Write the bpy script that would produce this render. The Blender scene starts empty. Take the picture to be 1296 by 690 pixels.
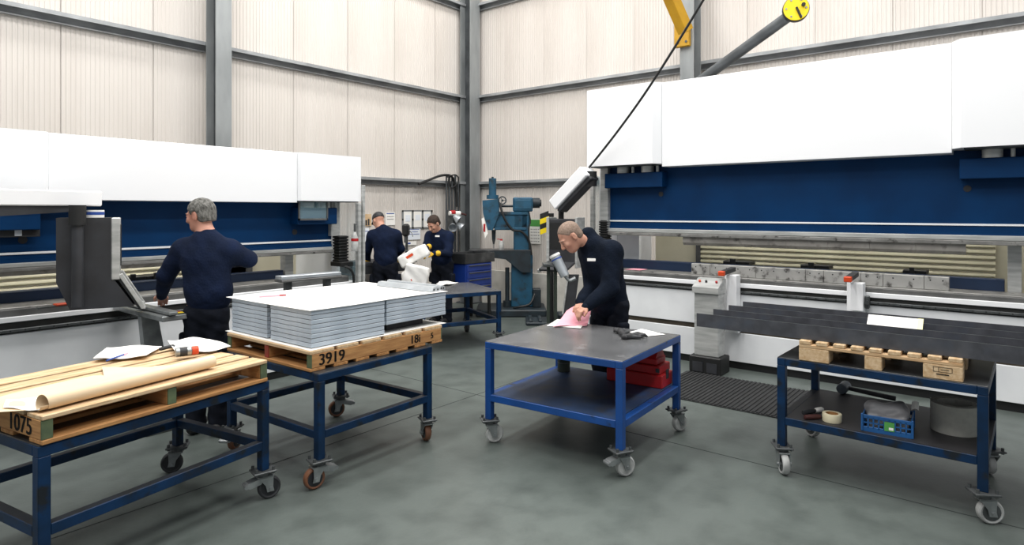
import bpy, bmesh, math, random
import numpy as np
from mathutils import Matrix, Vector
random.seed(7)
C = bpy.context.scene.collection
SC = bpy.context.scene
PI = math.pi

# ------------------------------------------------------------------ camera
F, H, HZ, CX = 798.0, 1.70, 267.0, 648.0       # focal length (px), eye height, horizon row, centre column (1296x690)
TH = math.radians(38.8)                        # camera yaw: room axes are x (along left wall) and y (along right wall)
CT, ST = math.cos(TH), math.sin(TH)
cam = bpy.data.cameras.new('camera'); cam_o = bpy.data.objects.new('camera', cam); C.objects.link(cam_o)
cam_o.location = (0, 0, H); cam_o.rotation_euler = (PI/2, 0, TH - PI/2)
cam.sensor_width = 36; cam.lens = F/1296*36; cam.shift_y = -(345-HZ)/1296; cam.clip_start = 0.05; cam.clip_end = 100
SC.camera = cam_o
# ------------------------------------------------------------------ world, exposure
w = bpy.data.worlds.new('world'); SC.world = w; w.use_nodes = True
w.node_tree.nodes['Background'].inputs[0].default_value = (0.92, 0.96, 1.0, 1)
w.node_tree.nodes['Background'].inputs[1].default_value = 0.40
SC.view_settings.view_transform = 'Standard'; SC.view_settings.look = 'None'
SC.view_settings.exposure = 0.0; SC.view_settings.gamma = 1.0; SC.view_settings.use_curve_mapping = False
LAMP_W = 98.0

# ------------------------------------------------------------------ pixel helpers
def cw(X, Z): return (ST*X + CT*Z, -CT*X + ST*Z)              # camera ground frame (right, forward) -> room
def at_h(px, py, h):                                           # pixel on a horizontal plane of height h -> camera ground frame
    Z = F*(H-h)/(py-HZ); return ((px-CX)/F*Z, Z)
def on_x(px, py, x0):                                          # pixel on plane x = x0 -> (x, y, z)
    k = (px-CX)/F; Z = x0/(ST*k+CT); a = cw(k*Z, Z); return (a[0], a[1], H-(py-HZ)/F*Z)
def on_y(px, py, y0):
    k = (px-CX)/F; Z = y0/(-CT*k+ST); a = cw(k*Z, Z); return (a[0], a[1], H-(py-HZ)/F*Z)
def at_z(px, py, Z):                                           # pixel at forward distance Z
    a = cw((px-CX)/F*Z, Z); return Vector((a[0], a[1], H-(py-HZ)/F*Z))

# ------------------------------------------------------------------ materials
def lin(c):
    c = c.lstrip('#'); o = []
    for i in (0, 2, 4):
        v = int(c[i:i+2], 16)/255; o.append(v/12.92 if v <= .04045 else ((v+.055)/1.055)**2.4)
    return (*o, 1)
MATS = {}
def mat(name, c1, c2=None, scale=6.0, stretch=(1, 1, 1), rough=.5, metal=0.0, bump=0.0, bscale=None, lo=.35, hi=.65, c3=None, c3scale=20, c3lo=.62, c3hi=.7, spec=None, detail=5, trans=0, alpha=1, grime=None):
    m = bpy.data.materials.new(name); m.use_nodes = True; nt = m.node_tree; N = nt.nodes; L = nt.links
    b = N['Principled BSDF']; b.inputs['Roughness'].default_value = rough; b.inputs['Metallic'].default_value = metal
    b.inputs['Base Color'].default_value = lin(c1)
    if spec is not None: b.inputs['Specular IOR Level'].default_value = spec
    if trans: b.inputs['Transmission Weight'].default_value = trans
    if alpha < 1: b.inputs['Alpha'].default_value = alpha
    if c2 or bump:
        tc = N.new('ShaderNodeTexCoord'); mp = N.new('ShaderNodeMapping'); mp.inputs['Scale'].default_value = stretch
        L.new(tc.outputs['Object'], mp.inputs['Vector'])
    if c2:
        n = N.new('ShaderNodeTexNoise'); n.inputs['Scale'].default_value = scale; n.inputs['Detail'].default_value = detail
        L.new(mp.outputs[0], n.inputs['Vector'])
        r = N.new('ShaderNodeValToRGB'); r.color_ramp.elements[0].position = lo; r.color_ramp.elements[1].position = hi
        r.color_ramp.elements[0].color = lin(c1); r.color_ramp.elements[1].color = lin(c2)
        L.new(n.outputs['Fac'], r.inputs[0]); out = r.outputs[0]
        if c3:
            n2 = N.new('ShaderNodeTexNoise'); n2.inputs['Scale'].default_value = c3scale; n2.inputs['Detail'].default_value = 8
            L.new(mp.outputs[0], n2.inputs['Vector'])
            r2 = N.new('ShaderNodeValToRGB'); r2.color_ramp.elements[0].position = c3lo; r2.color_ramp.elements[1].position = c3hi
            r2.color_ramp.elements[0].color = (0, 0, 0, 1); r2.color_ramp.elements[1].color = (1, 1, 1, 1)
            L.new(n2.outputs['Fac'], r2.inputs[0])
            mx = N.new('ShaderNodeMix'); mx.data_type = 'RGBA'; L.new(r2.outputs[0], mx.inputs[0])
            L.new(out, mx.inputs[6]); mx.inputs[7].default_value = lin(c3); out = mx.outputs[2]
        if grime:                                   # dirt lying on upward faces
            ge = N.new('ShaderNodeNewGeometry'); sx = N.new('ShaderNodeSeparateXYZ'); L.new(ge.outputs['Normal'], sx.inputs[0])
            mr = N.new('ShaderNodeMapRange'); mr.inputs[1].default_value = .7; mr.inputs[2].default_value = .95; mr.inputs[4].default_value = .9; L.new(sx.outputs[2], mr.inputs[0])
            m2 = N.new('ShaderNodeMix'); m2.data_type = 'RGBA'; L.new(mr.outputs[0], m2.inputs[0]); L.new(out, m2.inputs[6]); m2.inputs[7].default_value = lin(grime); out = m2.outputs[2]
        L.new(out, b.inputs['Base Color'])
    if bump:
        n3 = N.new('ShaderNodeTexNoise'); n3.inputs['Scale'].default_value = bscale or scale*3; n3.inputs['Detail'].default_value = 6
        L.new(mp.outputs[0], n3.inputs['Vector'])
        bp = N.new('ShaderNodeBump'); bp.inputs['Strength'].default_value = bump; bp.inputs['Distance'].default_value = .02
        L.new(n3.outputs['Fac'], bp.inputs['Height']); L.new(bp.outputs[0], b.inputs['Normal'])
    MATS[name] = m; return m
mat('floor', '#505754', '#5e6662', scale=.8, rough=.42, bump=.05, bscale=40, c3='#3f4643', c3scale=4.5, c3lo=.42, c3hi=.85, lo=.3, hi=.7)
mat('joint', '#353b3a', rough=.8)
mat('cladding', '#cac3bc', '#d7d1cb', scale=1.2, stretch=(1, 1, .25), rough=.55)
mat('girt', '#8b8e90', '#a9acae', scale=3, rough=.5, metal=.2)
mat('column', '#7c8081', '#949899', scale=4, stretch=(1, 1, .3), rough=.5, metal=.2)
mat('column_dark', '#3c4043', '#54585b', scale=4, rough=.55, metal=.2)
mat('concrete', '#d5d2ca', '#bdbab2', scale=5, rough=.8)
mat('ceiling', '#d8d8d6', rough=.8)
mat('white', '#f4f5f7', rough=.38)
mat('white_dirty', '#eceef0', '#dfe1e4', scale=2.5, rough=.4)
mat('white_edge', '#b9bcc0', rough=.5)
mat('ram_blue', '#02335f', '#022c54', scale=3, rough=.5, spec=.15)
mat('navy', '#0c2340', '#112a4a', scale=4, rough=.5)
mat('silver', '#c6c7c5', '#a8aaa8', scale=9, stretch=(.4, 1, 3), rough=.4, metal=.3)
mat('steel', '#9a9996', '#7b7a77', scale=7, rough=.42, metal=.5, c3='#3a3835', c3scale=16, c3lo=.6, c3hi=.72)
mat('die', '#b4b3b0', '#9d9c99', scale=6, rough=.45, metal=.35, c3='#4a4846', c3scale=12, c3lo=.55, c3hi=.68)
mat('punch', '#8a8782', '#a5a19b', scale=5, rough=.5, metal=.35, c3='#4b4845', c3scale=10, c3lo=.55, c3hi=.75)
mat('black', '#151617', rough=.55)
mat('blackrail', '#1b1c1b', '#2a2a28', scale=9, rough=.55)
mat('charcoal', '#26272a', '#313338', scale=6, rough=.6)
mat('ledge', '#6c6c6b', '#585857', scale=6, rough=.5, metal=.3)
mat('cream', '#e4ddc4', '#d8d1b6', scale=2, rough=.6)
mat('shutter', '#d6d0b4', '#c8c2a6', scale=3, rough=.55)
mat('slot', '#3c362c', rough=.9)
mat('cart_blue', '#0b2f53', '#09223b', scale=6, rough=.45, metal=.0, spec=.25, c3='#1c2126', c3scale=11, c3lo=.54, c3hi=.66, grime='#2b2c2e')
mat('cart_blue_bright', '#124a92', '#103f7d', scale=5, rough=.42, c3='#1c2a40', c3scale=12, c3lo=.62, c3hi=.72)
mat('cart_top', '#2f3133', '#454749', scale=4, rough=.38, metal=.4, c3='#6d6e70', c3scale=3, c3lo=.58, c3hi=.8)
mat('table_top', '#5c5d5f', '#77787a', scale=3, rough=.24, metal=.3, c3='#9a9b9d', c3scale=4, c3lo=.58, c3hi=.8, lo=.3, hi=.7)
mat('shelf_blue', '#2c3a52', '#35507a', scale=2.2, rough=.5, metal=.2, c3='#4a4a4d', c3scale=5, c3lo=.5, c3hi=.75)
mat('shelf_dark', '#2c2b2d', '#373639', scale=3, rough=.5, metal=.2)
mat('zinc', '#8c9091', '#a8acad', scale=12, rough=.35, metal=.7)
mat('zinc_dark', '#4c4f50', '#616465', scale=12, rough=.45, metal=.5)
mat('tyre_white', '#c3c4c2', '#9c9d9b', scale=14, rough=.5)
mat('tyre_orange', '#7c5138', '#5e4132', scale=14, rough=.5)
mat('tyre_dark', '#26272a', '#36373a', scale=14, rough=.6)
mat('tyre_grey', '#8d8e8d', '#bcbdbb', scale=11, rough=.5)
mat('hub_dark', '#222327', rough=.5)
mat('wood', '#bb8a55', '#9c6d3f', scale=5, stretch=(1, 8, 8), rough=.75, bump=.15)
mat('wood_y', '#bd8d58', '#a17245', scale=5, stretch=(8, 1, 8), rough=.75, bump=.15)
mat('wood_pale', '#d6bc98', '#bd9b72', scale=6, stretch=(1, 7, 7), rough=.8, bump=.15)
mat('wood_pale_y', '#cdb08a', '#b8936a', scale=6, stretch=(7, 1, 7), rough=.8, bump=.15)
mat('wood_green', '#4c5a42', '#63704f', scale=12, rough=.8)
mat('wood_red', '#a8372c', '#8e4a37', scale=12, rough=.8)
mat('kraft', '#e0c6a2', '#e8d2b2', scale=2, rough=.75, bump=.06)
mat('paper', '#f3f1ec', rough=.8)
mat('paper_blue', '#dfe6ef', '#eef1f4', scale=5, rough=.8)
mat('pink', '#ef9fae', '#f2b1bd', scale=4, rough=.8)
mat('ink', '#1a1712', rough=.8)
mat('ink_blue', '#2b4c9a', rough=.8)
mat('galv', '#b1bdc9', '#c5cfd9', scale=8, stretch=(1, 1, 6), rough=.45, metal=.1, c3='#7fa3c4', c3scale=22, c3lo=.66, c3hi=.72)
mat('alu', '#c6ccd1', '#b2b8bd', scale=6, rough=.35, metal=.55)
mat('red', '#b3191f', '#9c161b', scale=6, rough=.45)
mat('yellow', '#b88b00', '#a87d00', scale=6, rough=.5)
mat('yellow_bright', '#f0d312', rough=.5)
mat('glove_y', '#e0b52a', '#b98f1f', scale=16, rough=.8)
mat('glove_k', '#1a1b1d', '#3a3b3e', scale=20, rough=.7)
mat('sweater', '#0f182b', '#141f38', scale=7, rough=.95, bump=.25, bscale=60, spec=.15)
mat('fleece', '#101620', '#171e2b', scale=9, rough=.97, bump=.3, bscale=70, spec=.1)
mat('trousers', '#12151d', '#1a1e28', scale=9, rough=.9, bump=.2, bscale=40, spec=.15)
mat('skin', '#d0a08a', '#bd8872', scale=9, rough=.55)
mat('skin_red', '#c99581', '#b47c69', scale=9, rough=.55)
mat('hair_grey', '#7a7975', '#43423e', scale=55, stretch=(1, 1, .5), rough=.8, bump=.5, bscale=120)
mat('hair_short', '#917c6e', '#796658', scale=70, rough=.8, bump=.3, bscale=150)
mat('hair_dark', '#3a2a20', '#261b14', scale=50, rough=.8, bump=.4, bscale=120)
mat('boot', '#17171a', rough=.6)
mat('machine_teal', '#1a516e', '#164459', scale=7, rough=.5, c3='#20262a', c3scale=8, c3lo=.55, c3hi=.7)
mat('machine_dark', '#202e36', '#181f24', scale=8, rough=.55)
mat('chest_blue', '#16388a', '#12307a', scale=4, rough=.4)
mat('rubber', '#1d1e1f', '#292a2b', scale=14, rough=.85)
mat('crate_blue', '#1c5c9a', '#184f86', scale=6, rough=.5)
mat('bag_grey', '#6c6c6f', '#808082', scale=7, rough=.5, bump=.3, bscale=14)
mat('felt', '#a09f98', '#aaa9a1', scale=30, rough=.95)
mat('tape', '#dcd3b4', rough=.6)
mat('orange', '#d1481d', rough=.5)
mat('green_paper', '#4f9a4a', rough=.8)
mat('note_yellow', '#f3eeb9', rough=.8)
mat('steel_black', '#46474c', '#55575d', scale=4, stretch=(3, .4, 3), rough=.42, metal=.3, c3='#4d535e', c3scale=3, c3lo=.5, c3hi=.8)
mat('sack', '#f0efec', '#e2e1de', scale=5, rough=.7, bump=.3, bscale=9)
mat('glass', '#a9c9d2', rough=.08, trans=0, alpha=.22)
mat('green_post', '#2f3a30', '#232b25', scale=8, rough=.6)
mat('darkred', '#3f1c1a', rough=.6)
mat('head_grey', '#5c6770', '#47515a', scale=9, rough=.5)
mat('gold_glow', '#f7f3e6', rough=.3)

# ------------------------------------------------------------------ mesh builder
class MB:
    def __init__(s): s.v = []; s.f = []
    def add(s, vs, fs, M=None):
        o = len(s.v)
        for p in vs:
            p = Vector(p); s.v.append(tuple(M @ p) if M else tuple(p))
        for f in fs: s.f.append([i+o for i in f])
        return s
    def box(s, x0, x1, y0, y1, z0, z1, ch=0, M=None):
        if ch <= 0:
            vs = [(x, y, z) for x in (x0, x1) for y in (y0, y1) for z in (z0, z1)]
            fs = [(0, 1, 3, 2), (4, 6, 7, 5), (0, 4, 5, 1), (2, 3, 7, 6), (0, 2, 6, 4), (1, 5, 7, 3)]
            return s.add(vs, fs, M)
        c = min(ch, (x1-x0)*.49, (y1-y0)*.49, (z1-z0)*.49)
        X, Y, Z = (x0, x1), (y0, y1), (z0, z1); sg = (1, -1)
        vs = []; id = {}
        for i in (0, 1):
            for j in (0, 1):
                for k in (0, 1):
                    for a in range(3):
                        p = [X[i]+sg[i]*c, Y[j]+sg[j]*c, Z[k]+sg[k]*c]; p[a] = (X[i], Y[j], Z[k])[a]
                        id[(i, j, k, a)] = len(vs); vs.append(p)
        fs = []
        for a in range(3):
            b, d = (a+1) % 3, (a+2) % 3
            for e in (0, 1):
                q = []
                for (m, n) in ((0, 0), (1, 0), (1, 1), (0, 1)):
                    t = [0, 0, 0]; t[a] = e; t[b] = m; t[d] = n; q.append(id[(*t, a)])
                fs.append(q if e else q[::-1])
            for m in (0, 1):
                for n in (0, 1):
                    t0 = [0, 0, 0]; t0[a] = 0; t0[b] = m; t0[d] = n
                    t1 = list(t0); t1[a] = 1
                    q = [id[(*t0, b)], id[(*t1, b)], id[(*t1, d)], id[(*t0, d)]]
                    fs.append(q if (m ^ n) == 0 else q[::-1])
        for i in (0, 1):
            for j in (0, 1):
                for k in (0, 1):
                    q = [id[(i, j, k, 0)], id[(i, j, k, 1)], id[(i, j, k, 2)]]
                    fs.append(q if (i+j+k) % 2 else q[::-1])
        return s.add(vs, fs, M)
    def beam(s, p, q, w, h, ch=0, up=(0, 0, 1)):
        p, q = Vector(p), Vector(q); d = q-p; l = d.length; x = d/l; u = Vector(up)
        if abs(x.dot(u)) > .98: u = Vector((0, 1, 0))
        y = u.cross(x).normalized(); z = x.cross(y)
        M = Matrix((x, y, z)).transposed().to_4x4(); M.translation = p
        return s.box(0, l, -w/2, w/2, -h/2, h/2, ch, M)
    def cyl(s, p, q, r, r2=None, n=16, caps=True):
        p, q = Vector(p), Vector(q); r2 = r if r2 is None else r2
        x = (q-p).normalized(); u = Vector((0, 0, 1)) if abs(x.z) < .95 else Vector((1, 0, 0))
        a = u.cross(x).normalized(); b = x.cross(a); vs = []
        for i in range(n):
            t = 2*PI*i/n; d = a*math.cos(t)+b*math.sin(t); vs += [p+d*r, q+d*r2]
        fs = [(2*i, 2*((i+1) % n), 2*((i+1) % n)+1, 2*i+1) for i in range(n)]
        if caps: fs += [[2*i for i in range(n)][::-1], [2*i+1 for i in range(n)]]
        return s.add(vs, fs)
    def path(s, pts, r, n=8, sub=1):
        P = [Vector(p) for p in pts]
        if sub > 1:
            Q = []
            for i in range(len(P)-1):
                a, b, c, d = P[max(i-1, 0)], P[i], P[i+1], P[min(i+2, len(P)-1)]
                for k in range(sub):
                    t = k/sub; Q.append(.5*((2*b)+(c-a)*t+(2*a-5*b+4*c-d)*t*t+(3*b-a-3*c+d)*t**3))
            P = Q+[P[-1]]
        m = len(P); vs = []; a = None
        for i, p in enumerate(P):
            t = (P[min(i+1, m-1)]-P[max(i-1, 0)]).normalized()
            if a is None:
                u = Vector((0, 0, 1)) if abs(t.z) < .9 else Vector((1, 0, 0)); a = u.cross(t).normalized()
            a = (a-t*a.dot(t)).normalized(); b = t.cross(a)
            for k in range(n):
                g = 2*PI*k/n; vs.append(p+(a*math.cos(g)+b*math.sin(g))*r)
        fs = [(i*n+k, i*n+(k+1) % n, (i+1)*n+(k+1) % n, (i+1)*n+k) for i in range(m-1) for k in range(n)]
        fs += [list(range(n))[::-1], [(m-1)*n+k for k in range(n)]]
        return s.add(vs, fs)
    def lathe(s, prof, M=None, n=24, closed=False):            # prof: (r, z), around local z
        m = len(prof); vs = []
        for k in range(n):
            t = 2*PI*k/n
            for r, z in prof: vs.append((r*math.cos(t), r*math.sin(t), z))
        fs = []
        for k in range(n):
            for i in range(m if closed else m-1):
                j = (i+1) % m; k2 = (k+1) % n; fs.append((k*m+i, k2*m+i, k2*m+j, k*m+j))
        if not closed:
            if prof[0][0] > 1e-6: fs.append([k*m for k in range(n)][::-1])
            if prof[-1][0] > 1e-6: fs.append([k*m+m-1 for k in range(n)])
        return s.add(vs, fs, M)
    def prism(s, poly, a, b, axis='x', M=None):                # polygon in the other two axes, extruded from a to b
        n = len(poly)
        def pt(u, v, t): return {'x': (t, u, v), 'y': (u, t, v), 'z': (u, v, t)}[axis]
        vs = [pt(u, v, a) for u, v in poly]+[pt(u, v, b) for u, v in poly]
        fs = [list(range(n))[::-1], [n+i for i in range(n)]]+[(i, (i+1) % n, n+(i+1) % n, n+i) for i in range(n)]
        return s.add(vs, fs, M)
    def sheet(s, fn, nu, nv, th=.002):                          # thin solid sheet from fn(u, v) in 0..1
        g = [[Vector(fn(i/nu, j/nv)) for j in range(nv+1)] for i in range(nu+1)]
        vs = []; k = (nu+1)*(nv+1)
        nrm = []
        for i in range(nu+1):
            for j in range(nv+1):
                a = g[min(i+1, nu)][j]-g[max(i-1, 0)][j]; b = g[i][min(j+1, nv)]-g[i][max(j-1, 0)]
                nn = a.cross(b); nn = nn.normalized() if nn.length > 1e-9 else Vector((0, 0, 1)); nrm.append(nn); vs.append(g[i][j])
        vs += [vs[i]-nrm[i]*th for i in range(k)]
        I = lambda i, j: i*(nv+1)+j
        fs = []
        for i in range(nu):
            for j in range(nv):
                q = (I(i, j), I(i+1, j), I(i+1, j+1), I(i, j+1)); fs.append(q); fs.append(tuple(x+k for x in q[::-1]))
        bd = [I(i, 0) for i in range(nu)]+[I(nu, j) for j in range(nv)]+[I(i, nv) for i in range(nu, 0, -1)]+[I(0, j) for j in range(nv, 0, -1)]
        for i in range(len(bd)):
            a, b = bd[i], bd[(i+1) % len(bd)]; fs.append((a, a+k, b+k, b))
        return s.add(vs, fs)
    def mesh(s, name, m, smooth=30):
        me = bpy.data.meshes.new(name); me.from_pydata(s.v, [], s.f); me.materials.append(MATS[m])
        bm = bmesh.new(); bm.from_mesh(me); bmesh.ops.recalc_face_normals(bm, faces=bm.faces); bm.to_mesh(me); bm.free()
        if smooth:
            me.polygons.foreach_set('use_smooth', [True]*len(me.polygons)); me.set_sharp_from_angle(angle=math.radians(smooth))
        return me
    def build(s, name, m, parent=None, smooth=30, loc=None, rot=None):
        o = bpy.data.objects.new(name, s.mesh(name, m, smooth)); C.objects.link(o)
        if parent: o.parent = parent
        if loc: o.location = loc
        if rot: o.rotation_euler = rot
        return o
def inst(o, parent=None, loc=None, rot=None):                   # linked copy sharing mesh data
    c = o.copy(); C.objects.link(c); c.parent = parent
    if loc is not None: c.location = loc
    if rot is not None: c.rotation_euler = rot
    return c
def tag(o, label, cat, group=None, kind=None):
    o['label'] = label; o['category'] = cat
    if group: o['group'] = group
    if kind: o['kind'] = kind
    return o
def thing(name, label, cat, loc=(0, 0, 0), rz=0, group=None):
    o = bpy.data.objects.new(name, None); C.objects.link(o); o.empty_display_size = .1
    o.location = loc; o.rotation_euler = (0, 0, rz); return tag(o, label, cat, group)
def bx(name, m, parent, x0, x1, y0, y1, z0, z1, ch=0, smooth=30):
    return MB().box(x0, x1, y0, y1, z0, z1, ch).build(name, m, parent, smooth)
def text(name, s, size, m, parent, M, bold=0.0, sx=1.0):
    cu = bpy.data.curves.new('t', 'FONT'); cu.body = s; cu.size = size; cu.extrude = .0006; cu.align_x = 'CENTER'; cu.align_y = 'CENTER'
    o = bpy.data.objects.new('t', cu); C.objects.link(o)
    dg = bpy.context.evaluated_depsgraph_get(); dg.update()
    me = bpy.data.meshes.new_from_object(o.evaluated_get(dg)); bpy.data.objects.remove(o)
    me.materials.clear(); me.materials.append(MATS[m])
    if bold > 0:                                    # heavier stroke: the outline repeated with a small shift
        bm = bmesh.new()
        for q in (-1, 0, 1):
            k0 = len(bm.verts); bm.from_mesh(me); bm.verts.ensure_lookup_table()
            for v in bm.verts[k0:]: v.co.x += q*bold*2.2
        bm.to_mesh(me); bm.free()
    r = bpy.data.objects.new(name, me); C.objects.link(r); r.parent = parent; r.matrix_local = M @ Matrix.Diagonal((sx, 1, 1, 1)); return r
def frame(o, x, y, z=None):                                     # matrix from origin and x/y axis vectors
    x = Vector(x).normalized(); y = Vector(y); y = (y-x*y.dot(x)).normalized(); z = x.cross(y)
    M = Matrix((x, y, z)).transposed().to_4x4(); M.translation = Vector(o); return M

# ------------------------------------------------------------------ the setting
WX, WY, TOP = 8.84, 8.15, 7.6            # right wall plane x = WX, left wall plane y = WY
X0, Y0 = -3.6, -3.6
fl = MB().box(X0, WX+.25, Y0, WY+.25, -.2, 0).build('floor', 'floor'); tag(fl, 'worn grey green painted concrete floor of the workshop', 'floor', kind='structure')
bx('expansion_joint', 'joint', fl, 4.335, 4.343, Y0, WY, -.01, .0012); bx('expansion_joint', 'joint', fl, X0, WX, 3.906, 3.914, -.01, .0012)
ce = MB().box(X0, WX+.25, Y0, WY+.25, TOP, TOP+.15).build('ceiling', 'ceiling'); tag(ce, 'pale roof lining high above the workshop floor', 'ceiling', kind='structure')
def panel_mesh(wd):                       # ribbed cladding sheet: x along, y out of the wall (towards -y), z up
    b = MB(); n = round(wd/.048); p = wd/n; pr = []
    pr.append((0, .0)); pr.append((.004, -.004))
    for i in range(n):
        x = i*p; pr += [(x+.006 if i == 0 else x+.002, -.012), (x+p*.55, -.012), (x+p*.62, -.006), (x+p*.92, -.006)]
    pr += [(wd-.004, -.004), (wd, 0)]
    m = len(pr); vs = [(x, y, z) for z in (0, TOP) for x, y in pr]
    return b.add(vs, [(i, i+1, m+i+1, m+i) for i in range(m-1)])
wl = MB().box(X0, WX, WY+.02, WY+.25, 0, TOP).build('wall_left', 'cladding'); tag(wl, 'beige ribbed cladding wall behind the smaller press brake', 'wall', kind='structure')
wr = MB().box(WX+.02, WX+.25, Y0, WY+.25, 0, TOP).build('wall_right', 'cladding'); tag(wr, 'beige ribbed cladding wall behind the larger press brake', 'wall', kind='structure')
pm = panel_mesh(.94); first = None; u = 7.95
first = pm.build('cladding_panel', 'cladding', wl, 20, (u, WY+.015, 0))
for i in range(1, 11): inst(first, wl, (u-.945*i, WY+.015, 0))
pm = panel_mesh(.866); first = pm.build('cladding_panel', 'cladding', wr, 20, (WX+.015, WY, 0), (0, 0, -PI/2))
for i in range(1, 13): inst(first, wr, (WX+.015, WY-.87*i, 0), (0, 0, -PI/2))
# girts (horizontal rails) and columns
def girt(parent, z, along):
    b = MB(); d = .13; poly = [(0, 0), (-d, 0), (-d, -.045), (-d+.01, -.045), (-d+.01, -.012), (-.012, -.012), (-.012, -.10), (-.05, -.10), (-.05, -.11), (0, -.11)]
    if along == 'x': b.prism([(WY+y, z+q) for y, q in poly], X0, WX, 'x')
    else: b.prism([(WX+y, z+q) for y, q in poly], Y0, WY, 'y')
    return b.build('girt', 'girt', parent, 0)
for z in (2.24, 3.84, 5.55): girt(wl, z, 'x'); girt(wr, z, 'y')
def column(cx, cy, axis, wdt, dep, label, m='column'):
    t = thing('steel_column', label, 'column', (cx, cy, 0)); t['kind'] = 'structure'
    a, b_ = wdt/2, dep/2; tf = .018
    def bb(nm, x0, x1, y0, y1, mm):
        if axis == 'y': x0, x1, y0, y1 = y0, y1, x0, x1
        bx(nm, mm, t, x0, x1, y0, y1, 0, TOP)
    bb('flange', -a, a, -b_, -b_+tf, m); bb('flange', -a, a, b_-tf, b_, m); bb('web', -.01, .01, -b_+tf, b_-tf, 'column_dark')  # web coloured darker than the flanges: shade of the recess painted in
    bx('base_plate', 'column_dark', t, -a-.05, a+.05, -b_-.05, b_+.05, 0, .02)
    return t
p = on_y(277, 180, 7.86); column(p[0], 7.86, 'x', .20, .26, 'galvanised steel column behind the smaller press brake hood')
p = on_x(874, 80, 8.56); column(8.56, p[1], 'y', .20, .26, 'steel column behind the larger press brake carrying yellow bracket')
column(WX-.22, WY-.22, 'x', .26, .26, 'steel column standing in the corner between both walls')
sk = MB().box(WX-.09, WX-.02, -3, WY-.4, 0, .62, .006).build('trim_1', 'concrete', None); tag(sk, 'low white block plinth along the wall behind the drill', 'trim', kind='structure')
# ceiling lamps (high above, out of view)
def lamp(x, y):
    t = thing('ceiling_light', 'long bright strip light fixed under the roof', 'light', (x, y, TOP-.35), 0, 'strip lights under the roof')
    bx('housing', 'white', t, -1.3, 1.3, -.35, .35, .0, .08, .01); bx('hanger', 'zinc', t, -.9, -.88, -.01, .01, .08, .35); bx('hanger', 'zinc', t, .88, .9, -.01, .01, .08, .35)
    la = bpy.data.lights.new('tube', 'AREA'); la.shape = 'RECTANGLE'; la.size = 2.5; la.size_y = .6; la.energy = LAMP_W*(.74 if x > 7 or y > 6 else 1.12); la.color = (1, .985, .96)
    o = bpy.data.objects.new('tube', la); C.objects.link(o); o.parent = t; o.location = (0, 0, -.02)
for x in (-1.4, 2.0, 4.8, 7.42):
    for y in (-1.2, 1.8, 4.5, 6.72): lamp(x, y)
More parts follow.
